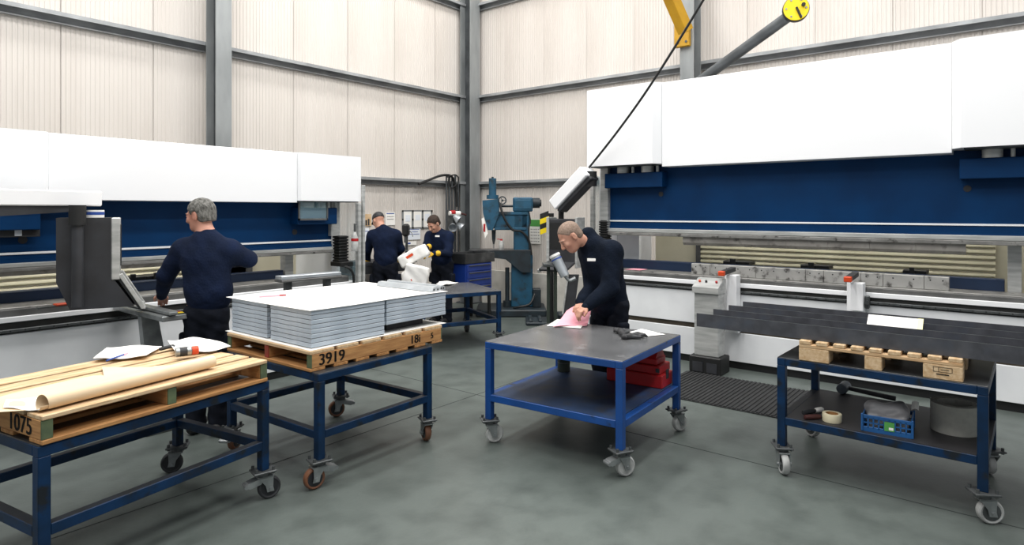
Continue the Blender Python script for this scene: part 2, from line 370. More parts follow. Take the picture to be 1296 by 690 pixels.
# ------------------------------------------------------------------ press brakes
def press_brake(name, label, loc, rz, P):
    t = thing(name, label, 'press brake', loc, rz); L, xa, xb, zt, zh = P['L'], P['xa'], P['xb'], P['zt'], P['zh']; zb = zh+P['step']
    # hood: recessed middle, proud end boxes with a chamfer
    hx = P.get('hx', 0); pj = P.get('pj', .15); pc = (pj-.05)*.7
    bx('hood_panel', 'white', t, xa, xb, -.05, .42, zh, zt, .004)
    MB().prism([(hx, -pj), (xa-pc, -pj), (xa-.002, -.055), (xa-.002, .42), (hx, .42)], zb, zt+.004, 'z').build('hood_end', 'white', t, 0)
    MB().prism([(L, -pj), (xb+pc, -pj), (xb+.002, -.055), (xb+.002, .42), (L, .42)], zb, zt+.004, 'z').build('hood_end', 'white', t, 0)
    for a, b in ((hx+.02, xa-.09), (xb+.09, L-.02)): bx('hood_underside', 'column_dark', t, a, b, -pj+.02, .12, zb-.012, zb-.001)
    # ram
    zs, z1, z0 = P['zs'], P['zc1'], P['zc0']
    ram = bx('ram', 'ram_blue', t, .22, L-.22, .16, .26, z1, zh+.3)
    bx('guide_stripe', 'silver' if P.get('stripe') is None else P['stripe'], ram, .22, L-.22, .15, .16, zs-.009, zs+.009, .002)
    bx('ram_lower_lip', 'ram_blue', ram, .22, L-.22, .148, .16, z1, z1+(zs-z1)*.35)
    cl = bx('clamp_rail', 'silver', t, .22, L-.22, .12, .24, z0+(z1-z0)*.45, z1, .006)
    bx('clamp_jaw', 'steel', cl, .22, L-.22, .105, .22, z0, z0+(z1-z0)*.43, .005)
    x = P['punch'][0]
    for s in P['punch'][1:]:
        MB().prism([(.14, z0), (.20, z0), (.20, P['zp']+.03), (.178, P['zp']), (.165, P['zp']), (.14, P['zp']+.03)], x+.001, s-.001, 'x').build('punch_segment', 'punch', t, 0); x = s
    # cylinders with covers beneath the end boxes
    for a, b in ((.24, xa-.03), (xb+.05, L-.24)):
        bx('cylinder_cover', 'ram_blue', t, a, b, .02, .16, zh-.23 if P['step'] < .1 else zh-.2, zh-.05, .006)
        for q in (.3, .72):
            c = MB(); xc = a+(b-a)*q
            c.cyl((xc, .08, zh-.05), (xc, .08, zb), .075, n=20); c.cyl((xc+.14, .06, zh-.05), (xc+.14, .06, zb), .018, n=10)
            c.build('hydraulic_cylinder', 'silver', t)
        MB().cyl((b-.08 if a < 1 else a+.05, .155, zh-.31), (b-.08 if a < 1 else a+.05, .165, zh-.31), .03, n=16).build('ram_plug', 'charcoal', t)
    # side frames
    for a, b in ((.0, .12), (L-.12, L)):
        bx('side_frame', 'white_dirty', t, a, b, .30, 1.55, .0, zt-.06, .004)
    for a in (.13, L-.26):
        bx('ram_guide', 'silver', t, a, a+.11, .10, .24, z0-.05 if P.get('guide_low') is None else P['guide_low'], zh+.1, .004)
    # rear opening: slatted shutter and cream panels
    bx('rear_panel', 'cream', t, P['cream'][0], P['cream'][1], 1.02, 1.06, .7, 1.9)
    bx('shutter_jamb', 'ledge', t, P['cream'][1], P['cream'][1]+.06, .98, 1.06, .7, 1.9)
    bx('rear_panel', 'cream', t, P['sh'][1], L-.12, 1.02, 1.06, .7, 1.9)
    pitch = .058; n = int((1.62-.80)/pitch); s0 = None
    for i in range(n):
        if s0 is None:
            zz = 0; s0 = MB().prism([(1.03, zz), (1.0, zz+.006), (.985, zz+pitch*.35), (.987, zz+pitch*.7), (1.005, zz+pitch*.93), (1.03, zz+pitch*.97)], P['sh'][0], P['sh'][1], 'x').build('shutter_slat', 'shutter', t, 50, (0, 0, .80))
        else: inst(s0, t, (0, 0, .80+pitch*i))
    wl_ = bx('added_fill_light', 'white_edge', t, 1.0, L-1.0, .43, .47, zh+.02, zh+.06, .004)   # added strip lamp, hidden behind the hood, to brighten the rear opening
    la = bpy.data.lights.new('strip', 'AREA'); la.shape = 'RECTANGLE'; la.size = L-2.0; la.size_y = .035; la.energy = P['wl']; la.color = (1, .97, .90)
    lo_ = bpy.data.objects.new('strip', la); C.objects.link(lo_); lo_.parent = t; lo_.location = (L/2, .455, zh+.015); lo_.rotation_euler = (math.radians(25), 0, 0)
    bx('inner_panel', 'white_dirty', t, .12, P['inner'], .55, .6, .9, 1.9)
    bx('inner_post', 'silver', t, L-.68, L-.58, .34, .44, .93, zh, .004)
    bx('rear_beam', 'navy', t, .3, L-.70, .34, .46, P['ztab']-.05, P['zbeam'], .006)
    for xq, wq in P.get('stops', ()):
        g = MB().box(xq, xq+wq, .50, .72, P['zbeam']-.01, P['zbeam']+.03, .004); g.box(xq+wq*.3, xq+wq*.5, .47, .5, P['zbeam']-.01, P['zbeam']+.06, .003); g.build('back_stop', 'black', t)
    # bed
    zt_ = P['ztab']; z3, z4, z5 = P['zw1'], P['zw0'], P['zr0']
    bx('table_ledge', 'steel', t, .1, L-.1, .02, .34, zt_-.055, zt_, .004)
    bx('ledge_face', 'ledge', t, .1, L-.1, .0, .022, zt_-.075, zt_-.012, .003)
    bx('white_band', 'white', t, .0, L, -.02, .3, z4, z3, .004)
    bx('rail_recess', 'blackrail', t, .0, L, .0, .28, z5, z4)
    r = MB().box(.02, L-.02, -.035, .0, z5+.012, z5+.035, .003)
    rail = r.build('linear_rail', 'zinc_dark', t)
    nh = int((L-.1)/.09); hb = MB()
    for i in range(nh): hb.cyl((.07+i*.09, -.036, z5+.0235), (.07+i*.09, -.0355, z5+.0235), .006, n=8)
    o = hb.build('rail_holes', 'black', rail); o['kind'] = 'stuff'
    bx('bed_panel', 'white_dirty', t, .0, L, -.01, .26, P['slot'][1], z5-.003, .004)
    bx('bed_slot', 'slot', t, .0, L, .01, .25, P['slot'][0], P['slot'][1])
    bx('bed_panel', 'white_dirty', t, .0, L, -.01, .26, .08, P['slot'][0], .004)
    bx('plinth', 'black', t, .0, L, .02, .26, 0, .08)
    x = P['die'][0] if P.get('die') else 0
    for s in (P['die'][1:] if P.get('die') else ()):
        d = MB().box(x+.0012, s-.0012, .10, .17, zt_, P['zd'], .004)
        nb = max(2, int((s-x)/.12)); d_o = d.build('die_segment', 'die', t)
        hb = MB()
        for i in range(nb): hb.cyl((x+(i+.5)*(s-x)/nb, .0995, P['zd']-.035), (x+(i+.5)*(s-x)/nb, .1005, P['zd']-.035), .007, n=8)
        hb.build('bolt_holes', 'black', d_o)['kind'] = 'stuff'; x = s
    return t
PR = dict(wl=14.0, hx=.09, stripe='white', L=4.85, xa=1.04, xb=3.79, zt=3.18, zh=2.21, step=.035, zs=1.576, zc1=1.484, zc0=1.40, zp=1.306, punch=(1.21, 1.75, 2.35, 2.75, 3.12, 3.5, 3.88),
          zd=1.10, die=(1.33, 1.55, 2.05, 2.55, 2.72, 3.05, 3.24, 3.57, 3.76), ztab=.978, zw1=.925, zw0=.878, zr0=.808, slot=(.39, .445), cream=(.44, 1.02), sh=(1.08, 4.07), inner=.44,
          zbeam=1.085, stops=((1.55, .3), (2.4, .28), (3.35, .2)), guide_low=1.45)
rb = press_brake('press_brake', 'large white press brake with tall hood and row of die segments', (6.8, 4.25, 0), -PI/2, PR)
PL = dict(pj=.085, wl=6.0, stripe='white', L=3.76, xa=.84, xb=2.98, zt=2.30, zh=1.785, step=.02, zs=1.372, zc1=1.30, zc0=1.235, zp=1.20, punch=(.4, 1.0, 1.7, 2.4),
          ztab=.975, zw1=.91, zw0=.87, zr0=.785, slot=(.30, .34), cream=(2.35, 3.0), sh=(.3, 2.3), inner=.2, zbeam=1.06, stops=((1.55, .2), (1.75, .2)), guide_low=1.42)
lb = press_brake('press_brake', 'smaller white press brake at the wall with worker leaning on it', (.7, 5.85, 0), 0, PL)

# --- details of the large one (local: x to the right along it, y into it)
def carriage(t, x, zlo, zhi, arm_z, m_tip='orange'):
    b = MB().box(x-.075, x+.075, -.085, -.03, zlo, zhi, .004); b.box(x-.03, x+.075, -.16, -.085, zlo+.04, zhi, .004)
    o = b.build('support_carriage', 'white', t)
    k = MB().box(x+.08, x+.115, -.10, -.04, zlo+.06, zlo+.18, .006); k.cyl((x+.1, -.07, zlo+.12), (x+.1, -.13, zlo+.12), .02, n=12); k.build('clamp_knob', 'zinc_dark', o)
    MB().beam((x-.02, .02, arm_z+.02), (x-.02, -.30, arm_z), .06, .045, .004).build('support_arm', 'charcoal', o)
    tip = MB().beam((x-.02, -.30, arm_z), (x-.02, -.345, arm_z-.003), .066, .05, .006); tip.build('arm_tip', m_tip, o)
carriage(rb, 1.86, .40, 1.02, 1.05); carriage(rb, 3.04, .72, 1.02, 1.07)
o = MB().sheet(lambda u, v: (.50+.2*u, .06+.2*v, .985+.003*math.sin(3*u)), 4, 4, .002).build('paper_sheet', 'pink'); o.location = (6.8, 4.25, 0); o.rotation_euler = (0, 0, -PI/2); tag(o, 'pale pink paper sheet lying on the ledge of the large press brake', 'paper')
# control arm and pendant on its far end
ap = bpy.data.objects.new('control_arm', None); C.objects.link(ap); ap.parent = rb
ap.name = 'control_arm'
A0, A1 = Vector((.18, -.24, 2.185)), Vector((-.29, -.24, 1.77))
MB().beam(A0, A1, .26, .15, .012).build('arm_cover', 'white', ap)
dn = Vector((.09, 0, -.10)); MB().beam(A0+dn*.8, A1+dn*.75, .18, .05, .01).build('arm_underside', 'charcoal', ap)
MB().cyl((.17, -.22, 2.0), (.17, -.22, 2.18), .09, n=20).build('arm_pivot', 'black', ap)
MB().cyl((-.26, -.2, 1.5), (-.26, -.2, 1.74), .035, n=14).build('arm_post', 'black', ap)
pd = MB().box(-.40, .04, -.30, -.14, 1.05, 1.60, .012).build('pendant_cabinet', 'charcoal', ap)
for q in ((-.41, -.37), (.02, .05)): bx('pendant_frame', 'silver', ap, q[0], q[1], -.315, -.13, 1.0, 1.62, .005)
bx('pendant_screen', 'black', ap, -.36, .0, -.305, -.3, 1.22, 1.55)
MB().beam((-.18, -.31, 1.06), (-.18, -.52, .97), .40, .03, .006).build('keyboard_tray', 'charcoal', ap)
MB().cyl((-.12, -.40, 1.03), (-.12, -.41, 1.06), .02, n=12).build('stop_button', 'yellow_bright', ap)
MB().beam((-.38, -.33, 1.03), (-.38, -.53, .95), .02, .05, .005).build('tray_rim', 'silver', ap)
# glass side guard at its far end
bx('guard_post', 'silver', rb, -.03, .02, .12, .17, .1, 2.2, .004); bx('guard_glass', 'glass', rb, -.008, -.002, .17, .95, .3, 2.15)
b = MB()
for i in range(10): b.box(.12, .24, .08, .2, 1.28+i*.03, 1.301+i*.03, .006)
b.box(.135, .225, .095, .185, 1.28, 1.58); b.build('bellows', 'black', rb)
bx('bellows_foot', 'black', rb, .1, .26, .06, .22, 1.18, 1.28, .006)

# --- details of the smaller one
LX = lambda px, y0: on_y(px, 300, 5.85+y0)[0]-.7
xg = LX(400, .02)
g = MB(); x1, x2 = LX(377, .0), LX(414, .0); z1, z2 = 1.60, 1.80
for q in ((x1, x1+.015, z1, z2), (x2-.015, x2, z1, z2)): g.box(q[0], q[1], -.02, .0, q[2], q[3])
g.box(x1, x2, -.02, .0, z1, z1+.02); g.build('cover_frame', 'ledge', lb); bx('cover_glass', 'glass', lb, x1+.015, x2-.015, -.012, -.008, z1+.02, z2)
x1 = LX(50, .1); cp = bx('cover_plate', 'charcoal', lb, .12, x1, .08, .10, 1.50, 1.66, .004)
xw = LX(22, .1); MB().box(xw-.022, xw+.022, .075, .079, 1.51, 1.65).build('cover_label', 'paper_blue', cp)
b = MB()
bx0 = LX(428, .08)
for i in range(9): b.box(bx0, bx0+.13, .06, .19, 1.13+i*.033, 1.153+i*.033, .006)
b.box(bx0+.015, bx0+.115, .075, .175, 1.13, 1.42); b.build('bellows', 'black', lb)
bx('bellows_foot', 'black', lb, bx0-.02, bx0+.2, .0, .2, 1.08, 1.13, .006)
bx('guard_post', 'silver', lb, 3.70, 3.74, -.12, -.06, .05, 1.79, .004); bx('guard_post', 'silver', lb, 3.765, 3.795, -.12, -.08, .05, 1.99, .004)
bx('guard_glass', 'glass', lb, 3.715, 3.722, -.06, .9, .2, 1.79)
MB().path([(bx0+.02, -.02, 1.08), (bx0+.05, -.06, 1.06), (bx0+.10, -.06, .98), (bx0+.11, -.06, .8)], .014, 8, 4).build('grab_handle', 'black', lb)
# sheet support arm lying over the table of the smaller one
s1 = thing('support_rail', 'pale aluminium support rail on the smaller press brake table', 'rail', (0, 0, 0))
p1, p2 = at_z(352, 352, 5.9), at_z(428, 346, 6.35)
MB().beam(p1, p2, .12, .035, .004).build('rail_profile', 'alu', s1); MB().beam(p1-Vector((0, 0, .03)), p2-Vector((0, 0, .03)), .16, .02, .003).build('rail_base', 'ledge', s1)
for f in (.15, .8):
    q = p1.lerp(p2, f); MB().box(q.x-.03, q.x+.03, q.y-.03, q.y+.03, .9, q.z-.03, .004).build('rail_foot', 'zinc_dark', s1)
# support arm with splayed leg where the worker stands
s2 = thing('support_stand', 'grey steel sheet support with splayed leg under the worker hand', 'support', (0, 0, 0))
q = at_z(193, 390, 4.95)
ctr = Vector((q.x, q.y, 0))
Mx = Matrix.Translation(ctr) @ Matrix.Rotation(0, 4, 'Z')
top = MB(); top.box(-.10, .10, -.42, 5.82-ctr.y, .885, .925, .006, Mx); top.box(-.06, .0, -.45, 5.80-ctr.y, .93, .955, .004, Mx); top.build('support_plate', 'zinc', s2)
lg = MB().prism([(-.17, 0), (.02, 0), (.10, .885), (-.02, .885)], -.05, .02, 'x', Mx @ Matrix.Rotation(PI/2, 4, 'Z') @ Matrix.Translation((0, .0, 0))); lg.build('leg', 'zinc', s2)
bx('base_foot', 'zinc_dark', s2, ctr.x-.12, ctr.x+.12, ctr.y-.2, ctr.y+.25, 0, .02, .003)
hd = MB(); 
for i in (-.08, 0, .08): hd.cyl(Mx @ Vector((.10, -.33+i, .9)), Mx @ Vector((.17, -.33+i, .9)), .012, n=10)
hd.build('lever', 'zinc_dark', s2)
MB().box(.01, .09, -.40, -.26, .925, .932, 0, Mx).build('colour_label', 'green_post', s2)
MB().box(.02, .08, -.39, -.34, .932, .934, 0, Mx).build('colour_label', 'yellow_bright', s2); MB().box(.02, .08, -.33, -.29, .932, .934, 0, Mx).build('colour_label', 'red', s2)
# control arm with pendant, smaller press brake
cp2 = bpy.data.objects.new('control_arm', None); C.objects.link(cp2); cp2.parent = lb
loc = lambda p: Vector(p)-Vector((.7, 5.85, 0))
e = loc(at_z(100, 262, 4.62)); st = loc(at_z(-150, 262, 3.7))
e.z = st.z = 0
dirv = (e-st).normalized(); e2 = e+dirv*.10
MB().beam(st+Vector((0, 0, 1.79)), e2+Vector((0, 0, 1.79)), .24, .11, .008).build('arm_cover', 'white', cp2)
MB().prism([(0, 1.735), (1, 1.735), (1, 1.70), (0, 1.63)], -.10, .10, 'y', frame((st.x, st.y, 0), dirv, (-dirv.y, dirv.x, 0)) @ Matrix.Diagonal(((e-st).length, 1, 1, 1))).build('arm_underside', 'charcoal', cp2)
e = loc(at_z(98, 262, 4.40)); e.z = 0
MB().cyl(e+Vector((0, 0, 1.03)), e+Vector((0, 0, 1.74)), .036, n=18).build('arm_post', 'charcoal', cp2)
MB().cyl(e+Vector((0, 0, 1.60)), e+Vector((0, 0, 1.74)), .052, n=18).build('post_collar', 'black', cp2)
pe = loc(at_z(112, 330, 4.62)); pe.z = 0
r = (ST*1, -CT*1)
Mp = frame((pe.x, pe.y, 0), (ST, -CT, 0), (CT, ST, 0)) @ Matrix.Rotation(math.radians(31), 4, 'Z')
cab = MB().prism([(-.18, 1.65), (.145, 1.65), (.145, 1.23), (.29, 1.0), (-.10, 1.0), (-.18, 1.20)], -.16, .16, 'y', Mp).build('pendant_cabinet', 'charcoal', cp2, 0)
MB().box(.145, .20, -.17, .17, 1.20, 1.65, .006, Mp).build('pendant_frame', 'silver', cp2)
MB().box(.201, .205, -.13, .13, 1.30, 1.60, 0, Mp).build('pendant_screen', 'black', cp2)
tr = MB(); a, b_ = Vector((.20, 0, 1.24)), Vector((.345, 0, .985))
for y in (-.16, .16): tr.beam(Mp @ (a+Vector((0, y, 0))), Mp @ (b_+Vector((0, y, 0))), .02, .03, .004)
tr.beam(Mp @ (b_+Vector((0, -.17, 0))), Mp @ (b_+Vector((0, .17, 0))), .03, .02, .004); tr.build('tray_rim', 'silver', cp2)
MB().beam(Mp @ (a+Vector((-.02, 0, -.01))), Mp @ (b_+Vector((-.02, 0, -.005))), .31, .02, .003).build('keyboard_tray', 'charcoal', cp2)
MB().beam(Mp @ Vector((.02, 0, 1.035)), Mp @ Vector((.33, 0, .995)), .30, .014, .003).build('tray_base', 'silver', cp2)
# tape roll on the pendant
tp = Mp @ Vector((.04, .0, 1.651)); tp = Vector(tp)+Vector((.7, 5.85, 0))
tr_ = thing('tape_roll', 'white parcel tape roll with blue print on the black control cabinet', 'tape', tp)
MB().lathe([(.035, 0), (.058, 0), (.058, .055), (.035, .055)], None, 24, True).build('tape', 'paper', tr_); MB().lathe([(.0582, .02), (.0588, .02), (.0588, .042), (.0582, .042)], None, 24, True).build('print_band', 'ink_blue', tr_)
# orange tipped scriber on the ledge
q = at_z(86, 380, 4.78)
cl_ = thing('quick_clamp', 'orange tipped flat clamp lying on smaller press brake ledge', 'clamp', (q.x, q.y, .976), .1)
MB().beam((-.2, 0, .012), (.12, 0, .014), .03, .014, .003).build('clamp_bar', 'zinc_dark', cl_); MB().box(-.09, .06, -.03, .03, .014, .03, .006).build('clamp_grip', 'orange', cl_)

# ------------------------------------------------------------------ pedestal, mat, boom
pp = thing('control_pedestal', 'grey control pedestal with black foot box before large press brake', 'pedestal', (6.50, 2.55, 0), -PI/2)
bx('pedestal_foot', 'black', pp, -.17, .17, -.13, .13, 0, .18, .01)
bx('foot_recess', 'charcoal', pp, -.13, -.02, -.135, -.12, .02, .12); bx('foot_recess', 'charcoal', pp, .02, .13, -.135, -.12, .02, .12)
bx('pedestal_column', 'silver', pp, -.13, .13, -.09, .09, .18, .86, .006)
MB().prism([(-.12, .84), (.10, .84), (.10, .985), (.04, .985), (-.12, .90)], -.14, .14, 'x').build('pedestal_head', 'silver', pp, 0)
for x, m in ((.09, 'red'), (-.02, 'hub_dark'), (-.09, 'orange')):
    MB().cyl((x, -.03, .945), (x, -.04, .965), .012, n=12).build('push_button', m, pp)
ca = MB().path([(6.62, 2.72, .02), (6.58, 2.75, .12), (6.62, 2.70, .26), (6.66, 2.66, .30)], .008, 6, 5).build('cable', 'black'); tag(ca, 'thin black cable looping up beside the grey control pedestal', 'cable')
a = cw(*at_h(868, 470, 0)); 
m0 = cw(*at_h(868, 484, 0)); m1 = cw(*at_h(1000, 505, 0))
mt = thing('rubber_mat', 'black ribbed rubber mat on floor before large press brake', 'mat', (5.38, .96, 0))
bx('mat_base', 'rubber', mt, 0, .98, 0, 1.78, .001, .008)
rbm = MB()
for i in range(44): rbm.box(.01, .97, .01+i*.04, .035+i*.04, .008, .016, .003)
o = rbm.build('mat_ribs', 'rubber', mt); o['kind'] = 'stuff'
# yellow jib bracket on the column and cable down to control arm
c2 = on_x(874, 80, 8.56)
yb = thing('crane_bracket', 'yellow steel crane bracket bolted to column behind large press brake', 'bracket', (0, 0, 0))
ya, ye = at_z(868, 40, 8.3), at_z(818, -75, 8.0)
MB().beam(ya, ye, .16, .14, .006).build('bracket_beam', 'yellow', yb); 
MB().box(8.36, 8.43, c2[1]-.06, c2[1]+.16, ya.z-.06, ya.z+.26, .006).build('bracket_plate', 'yellow', yb)
bl = MB()
for dy in (-.02, .1):
    for dz in (0, .2): bl.cyl((8.35, c2[1]+dy, ya.z+dz), (8.365, c2[1]+dy, ya.z+dz), .018, n=8)
bl.build('bolt', 'zinc_dark', yb)
P0 = at_z(744, 214, 7.75); P1 = at_z(905, -25, 6.2); md = P0.lerp(P1, .5)-Vector((0, 0, .10))
tag(MB().path([P0, P0.lerp(md, .5)-Vector((0, 0, .02)), md, md.lerp(P1, .5)-Vector((0, 0, .02)), P1], .013, 8, 6).build('supply_cable', 'black'), 'black supply cable running diagonally in front of the large hood', 'cable')
gp = thing('extraction_boom', 'dark grey diagonal tube with round yellow end above large press brake', 'boom', (0, 0, 0))
g0, g1 = at_z(885, 103, 7.9), at_z(1003, 17, 6.9)
MB().cyl(g0, g1, .062, n=20).build('boom_tube', 'column_dark', gp)
fwd = Vector((CT, ST, 0)); rgt = Vector((ST, -CT, 0)); ax = (-fwd*.93+rgt*-.28).normalized()
dc = at_z(1007, 12, 6.85)
MB().cyl(dc-ax*.03, dc+ax*.03, .135, n=32).build('end_disc', 'black', gp); 
disc = MB().cyl(dc+ax*.03, dc+ax*.045, .128, n=32).build('disc_plate', 'yellow_bright', gp)
upv = Vector((0, 0, 1)); sd = ax.cross(upv).normalized()
for a_ in range(6):
    q = dc+ax*.045+(sd*math.cos(a_*PI/3)+upv*math.sin(a_*PI/3))*.1; MB().cyl(q, q+ax*.006, .011, n=8).build('disc_bolt', 'zinc', gp)
q = dc+ax*.046-sd*.03-upv*.05
MB().beam(q-upv*.06-sd*.02, q+upv*.06+sd*.03, .02, .05, .004, up=tuple(ax)).build('disc_slot', 'black', gp)
q = dc+ax*.046+sd*-.07+upv*.03; MB().cyl(q, q+ax*.03, .02, n=12).build('disc_port', 'black', gp)
# ------------------------------------------------------------------ trolleys
def caster(cart, x, y, yaw, zt, tyre, hub, mplate='zinc_dark', mfork='zinc', brake=None):
    M = Matrix.Translation((x, y, 0)) @ Matrix.Rotation(yaw, 4, 'Z')
    p = MB().box(-.065, .065, -.055, .055, zt-.012, zt, .003)
    for a in (-.048, .048):
        for b in (-.038, .038): p.cyl((a, b, zt-.02), (a, b, zt+.02), .009, n=8)
    p.cyl((0, 0, zt-.035), (0, 0, zt-.012), .038, n=16)
    po = p.build('caster', mplate, cart); po.matrix_local = M
    R = .066; oy = .034
    f = MB()
    f.box(-.035, .055, -.036, .036, zt-.046, zt-.034, .003)
    for s in (-1, 1):
        f.prism([(-.035, zt-.036), (.05, zt-.036), (.048, R+.01), (oy+.02, R-.018), (oy-.02, R-.018), (.005, R+.02)], s*.033-.003, s*.033+.003, 'y')
    f.cyl((oy, -.045, R), (oy, .045, R), .011, n=10)
    f.build('fork', mfork, po)
    w = MB().lathe([(.0, -.02), (.047, -.02), (.047, .02), (.0, .02)], Matrix.Translation((oy, 0, R)) @ Matrix.Rotation(PI/2, 4, 'X'), 20)
    w.build('wheel_hub', hub, po)
    w = MB().lathe([(.046, -.019), (.056, -.023), (R-.003, -.018), (R, -.008), (R, .008), (R-.003, .018), (.056, .023), (.046, .019)], Matrix.Translation((oy, 0, R)) @ Matrix.Rotation(PI/2, 4, 'X'), 28, True)
    w.build('tyre', tyre, po)
    if brake:
        b = MB().prism([(-.11, zt-.075), (-.09, zt-.055), (-.02, zt-.04), (.0, zt-.05), (-.02, zt-.075), (-.08, zt-.088)], -.03, .03, 'y')
        b.cyl((-.1, -.032, zt-.072), (-.1, .032, zt-.072), .012, n=10); b.build('brake_pedal', brake, po)
def cart(label, X, Z, lx, ly, rot, h, m, top, shelf=None, yaws=(0, 0, 0, 0), tyres=('tyre_dark',)*4, hub='hub_dark', brakes=(None,)*4, fork='zinc', gz=.30, lg=.05, mid=True):
    c = cw(X, Z); t = thing('trolley', label, 'trolley', (c[0], c[1], 0), math.radians(rot)); a, b = lx/2, ly/2; zt = .175
    cs = [(-a, -b), (a, -b), (a, b), (-a, b)]
    for i, (x, y) in enumerate(cs):
        sx, sy = (1 if x > 0 else -1), (1 if y > 0 else -1)
        bx('leg', m, t, min(x, x-sx*lg), max(x, x-sx*lg), min(y, y-sy*lg), max(y, y-sy*lg), zt, h-.052, .003)
        caster(t, x-sx*lg/2, y-sy*lg/2, yaws[i], zt, tyres[i % len(tyres)], hub, 'zinc_dark', fork, brakes[i])
    for z0, z1, nm in ((h-.052, h-.005, 'top_rail'), (gz, gz+.05, 'lower_rail')):
        q = 0 if nm == 'top_rail' else lg
        bx(nm, m, t, -a+(0 if not q else q), a-q, -b, -b+lg, z0, z1, .003); bx(nm, m, t, -a+q, a-q, b-lg, b, z0, z1, .003)
        bx(nm, m, t, -a, -a+lg, -b+lg, b-lg, z0, z1, .003); bx(nm, m, t, a-lg, a, -b+lg, b-lg, z0, z1, .003)
    bx('top_plate', top, t, -a+.002, a-.002, -b+.002, b-.002, h-.006, h, .002)
    if shelf: bx('shelf_plate', shelf, t, -a+lg*.2, a-lg*.2, -b+lg*1.05, b-lg*1.05, gz+.046, gz+.052)
    return t
R_ = math.radians
# local axes of a trolley: x along the left wall direction (away to the right), y along the right wall direction (away to the left)
tA = cart('blue trolley carrying the pallet stencilled 1075 with brown paper roll', -2.10, 3.41, 1.20, .86, 10, .70, 'cart_blue', 'cart_top', None, (.3, -.4, 2.4, 1.2), ('tyre_dark',), 'hub_dark', (None, 'zinc', None, None))
tB = cart('blue trolley carrying the pallet stencilled 3919 with stacked grey trays', -1.303, 4.555, 1.0, 1.04, 2.5, .705, 'cart_blue', 'cart_top', None, (2.9, 1.1, 2.6, .5), ('tyre_orange',), 'hub_dark', ('zinc', None, 'zinc', 'zinc'))
tC = cart('bright blue two tier trolley with bare steel top and red tool box', .552, 4.745, 1.054, 1.095, 4, .745, 'cart_blue_bright', 'table_top', 'shelf_blue', (-.55, -.4, 1.0, -.75), ('tyre_white',), 'tyre_white', ('zinc', None, None, None), gz=.31)
tD = cart('blue two tier trolley holding long dark steel angles', 2.42, 4.08, .85, 1.10, -1, .75, 'cart_blue', 'cart_top', 'shelf_dark', (-1.0, .6, 1.0, -2.55), ('tyre_grey',), 'zinc_dark', (None, None, 'zinc_dark', None), gz=.315)
tE = cart('blue trolley with scuffed dark top near the drill and blue chest', -.84, 8.14, 1.05, 1.05, -24, .70, 'cart_blue', 'table_top', None, (.6, .2, 1.4, -.4), ('tyre_dark',), 'hub_dark')

def on(t, x, y, z=0, rz=0):       # local trolley position -> world loc, rot
    r = t.rotation_euler.z; c, s = math.cos(r), math.sin(r)
    return (t.location.x+c*x-s*y, t.location.y+s*x+c*y, z), r+rz
def loc_in(t, wx, wy):
    r = t.rotation_euler.z; c, s = math.cos(r), math.sin(r); dx, dy = wx-t.location.x, wy-t.location.y
    return (c*dx+s*dy, -s*dx+c*dy)

# ------------------------------------------------------------------ pallets
def stringer_pallet(label, loc, rz, lx, ly, z, ends, number, nside, hgt=.125):
    # boards run along local x, stringers along local y
    t = thing('pallet', label, 'pallet', (loc[0], loc[1], z), rz); a, b = lx/2, ly/2; th = .02; st = .046
    n = 6; wd = (ly-.02)/n
    for i in range(n):
        y0 = -b+i*(ly/n); g = .022+.022*random.random()
        bx('deck_board', 'wood_pale', t, -a+.004*random.random(), a-.004*random.random(), y0+(0 if i == 0 else g/2), y0+ly/n-(0 if i == n-1 else g/2), hgt-th, hgt+.003*random.random(), .003)
    nbt = 4 if ly < 1 else 7
    for i in range(nbt):
        w_ = .11; y0 = -b+i*(ly-w_)/(nbt-1)
        bx('bottom_board', 'wood', t, -a, a, y0, y0+w_, 0, th, .003)
    for x0, m in zip((-a, -st/2, a-st), ends):
        s = bx('stringer', 'wood_y', t, x0, x0+st, -b+.012, b-.012, th+.0005, hgt-th-.0005, .003)
        bx('painted_end', m, s, x0+.001, x0+st-.001, -b+.006, -b+.013, th+.002, hgt-th-.002); bx('painted_end', m, s, x0+.001, x0+st-.001, b-.013, b-.006, th+.002, hgt-th-.002)
        if abs(x0-nside*a) < st+.01:
            for txt, yy, sz, bo in number:
                xx = nside*a+nside*.0012
                M = frame((xx, yy, hgt/2), (0, nside, 0), (0, 0, 1))
                text('stencil_number', txt, sz, 'ink', s, M, bo)
    return t
# A: long front edge along trolley x; stencil on the end facing -x
lA, rA = on(tA, -.005, -.005)
pA = stringer_pallet('green ended wooden pallet stencilled 1075 with brown paper on top', lA, rA, 1.17, .87, .70, ('wood_green',)*3, (('1075', -.25, .105, .0012),), -1)
# B: boards run along trolley y, stringers along x, so rotate by 90 degrees: local x -> trolley y
lB, rB = on(tB, .085, .035, 0, -.026)
pB = stringer_pallet('red and green ended pallet stencilled 3919 under grey trays', lB, rB-PI/2, 1.0, 1.16, .705, ('wood_green', 'wood_red', 'wood_green'), (('3919', -.42, .10, .0012), ('18i', .30, .085, .001), ('5', .47, .06, .0008)), 1)
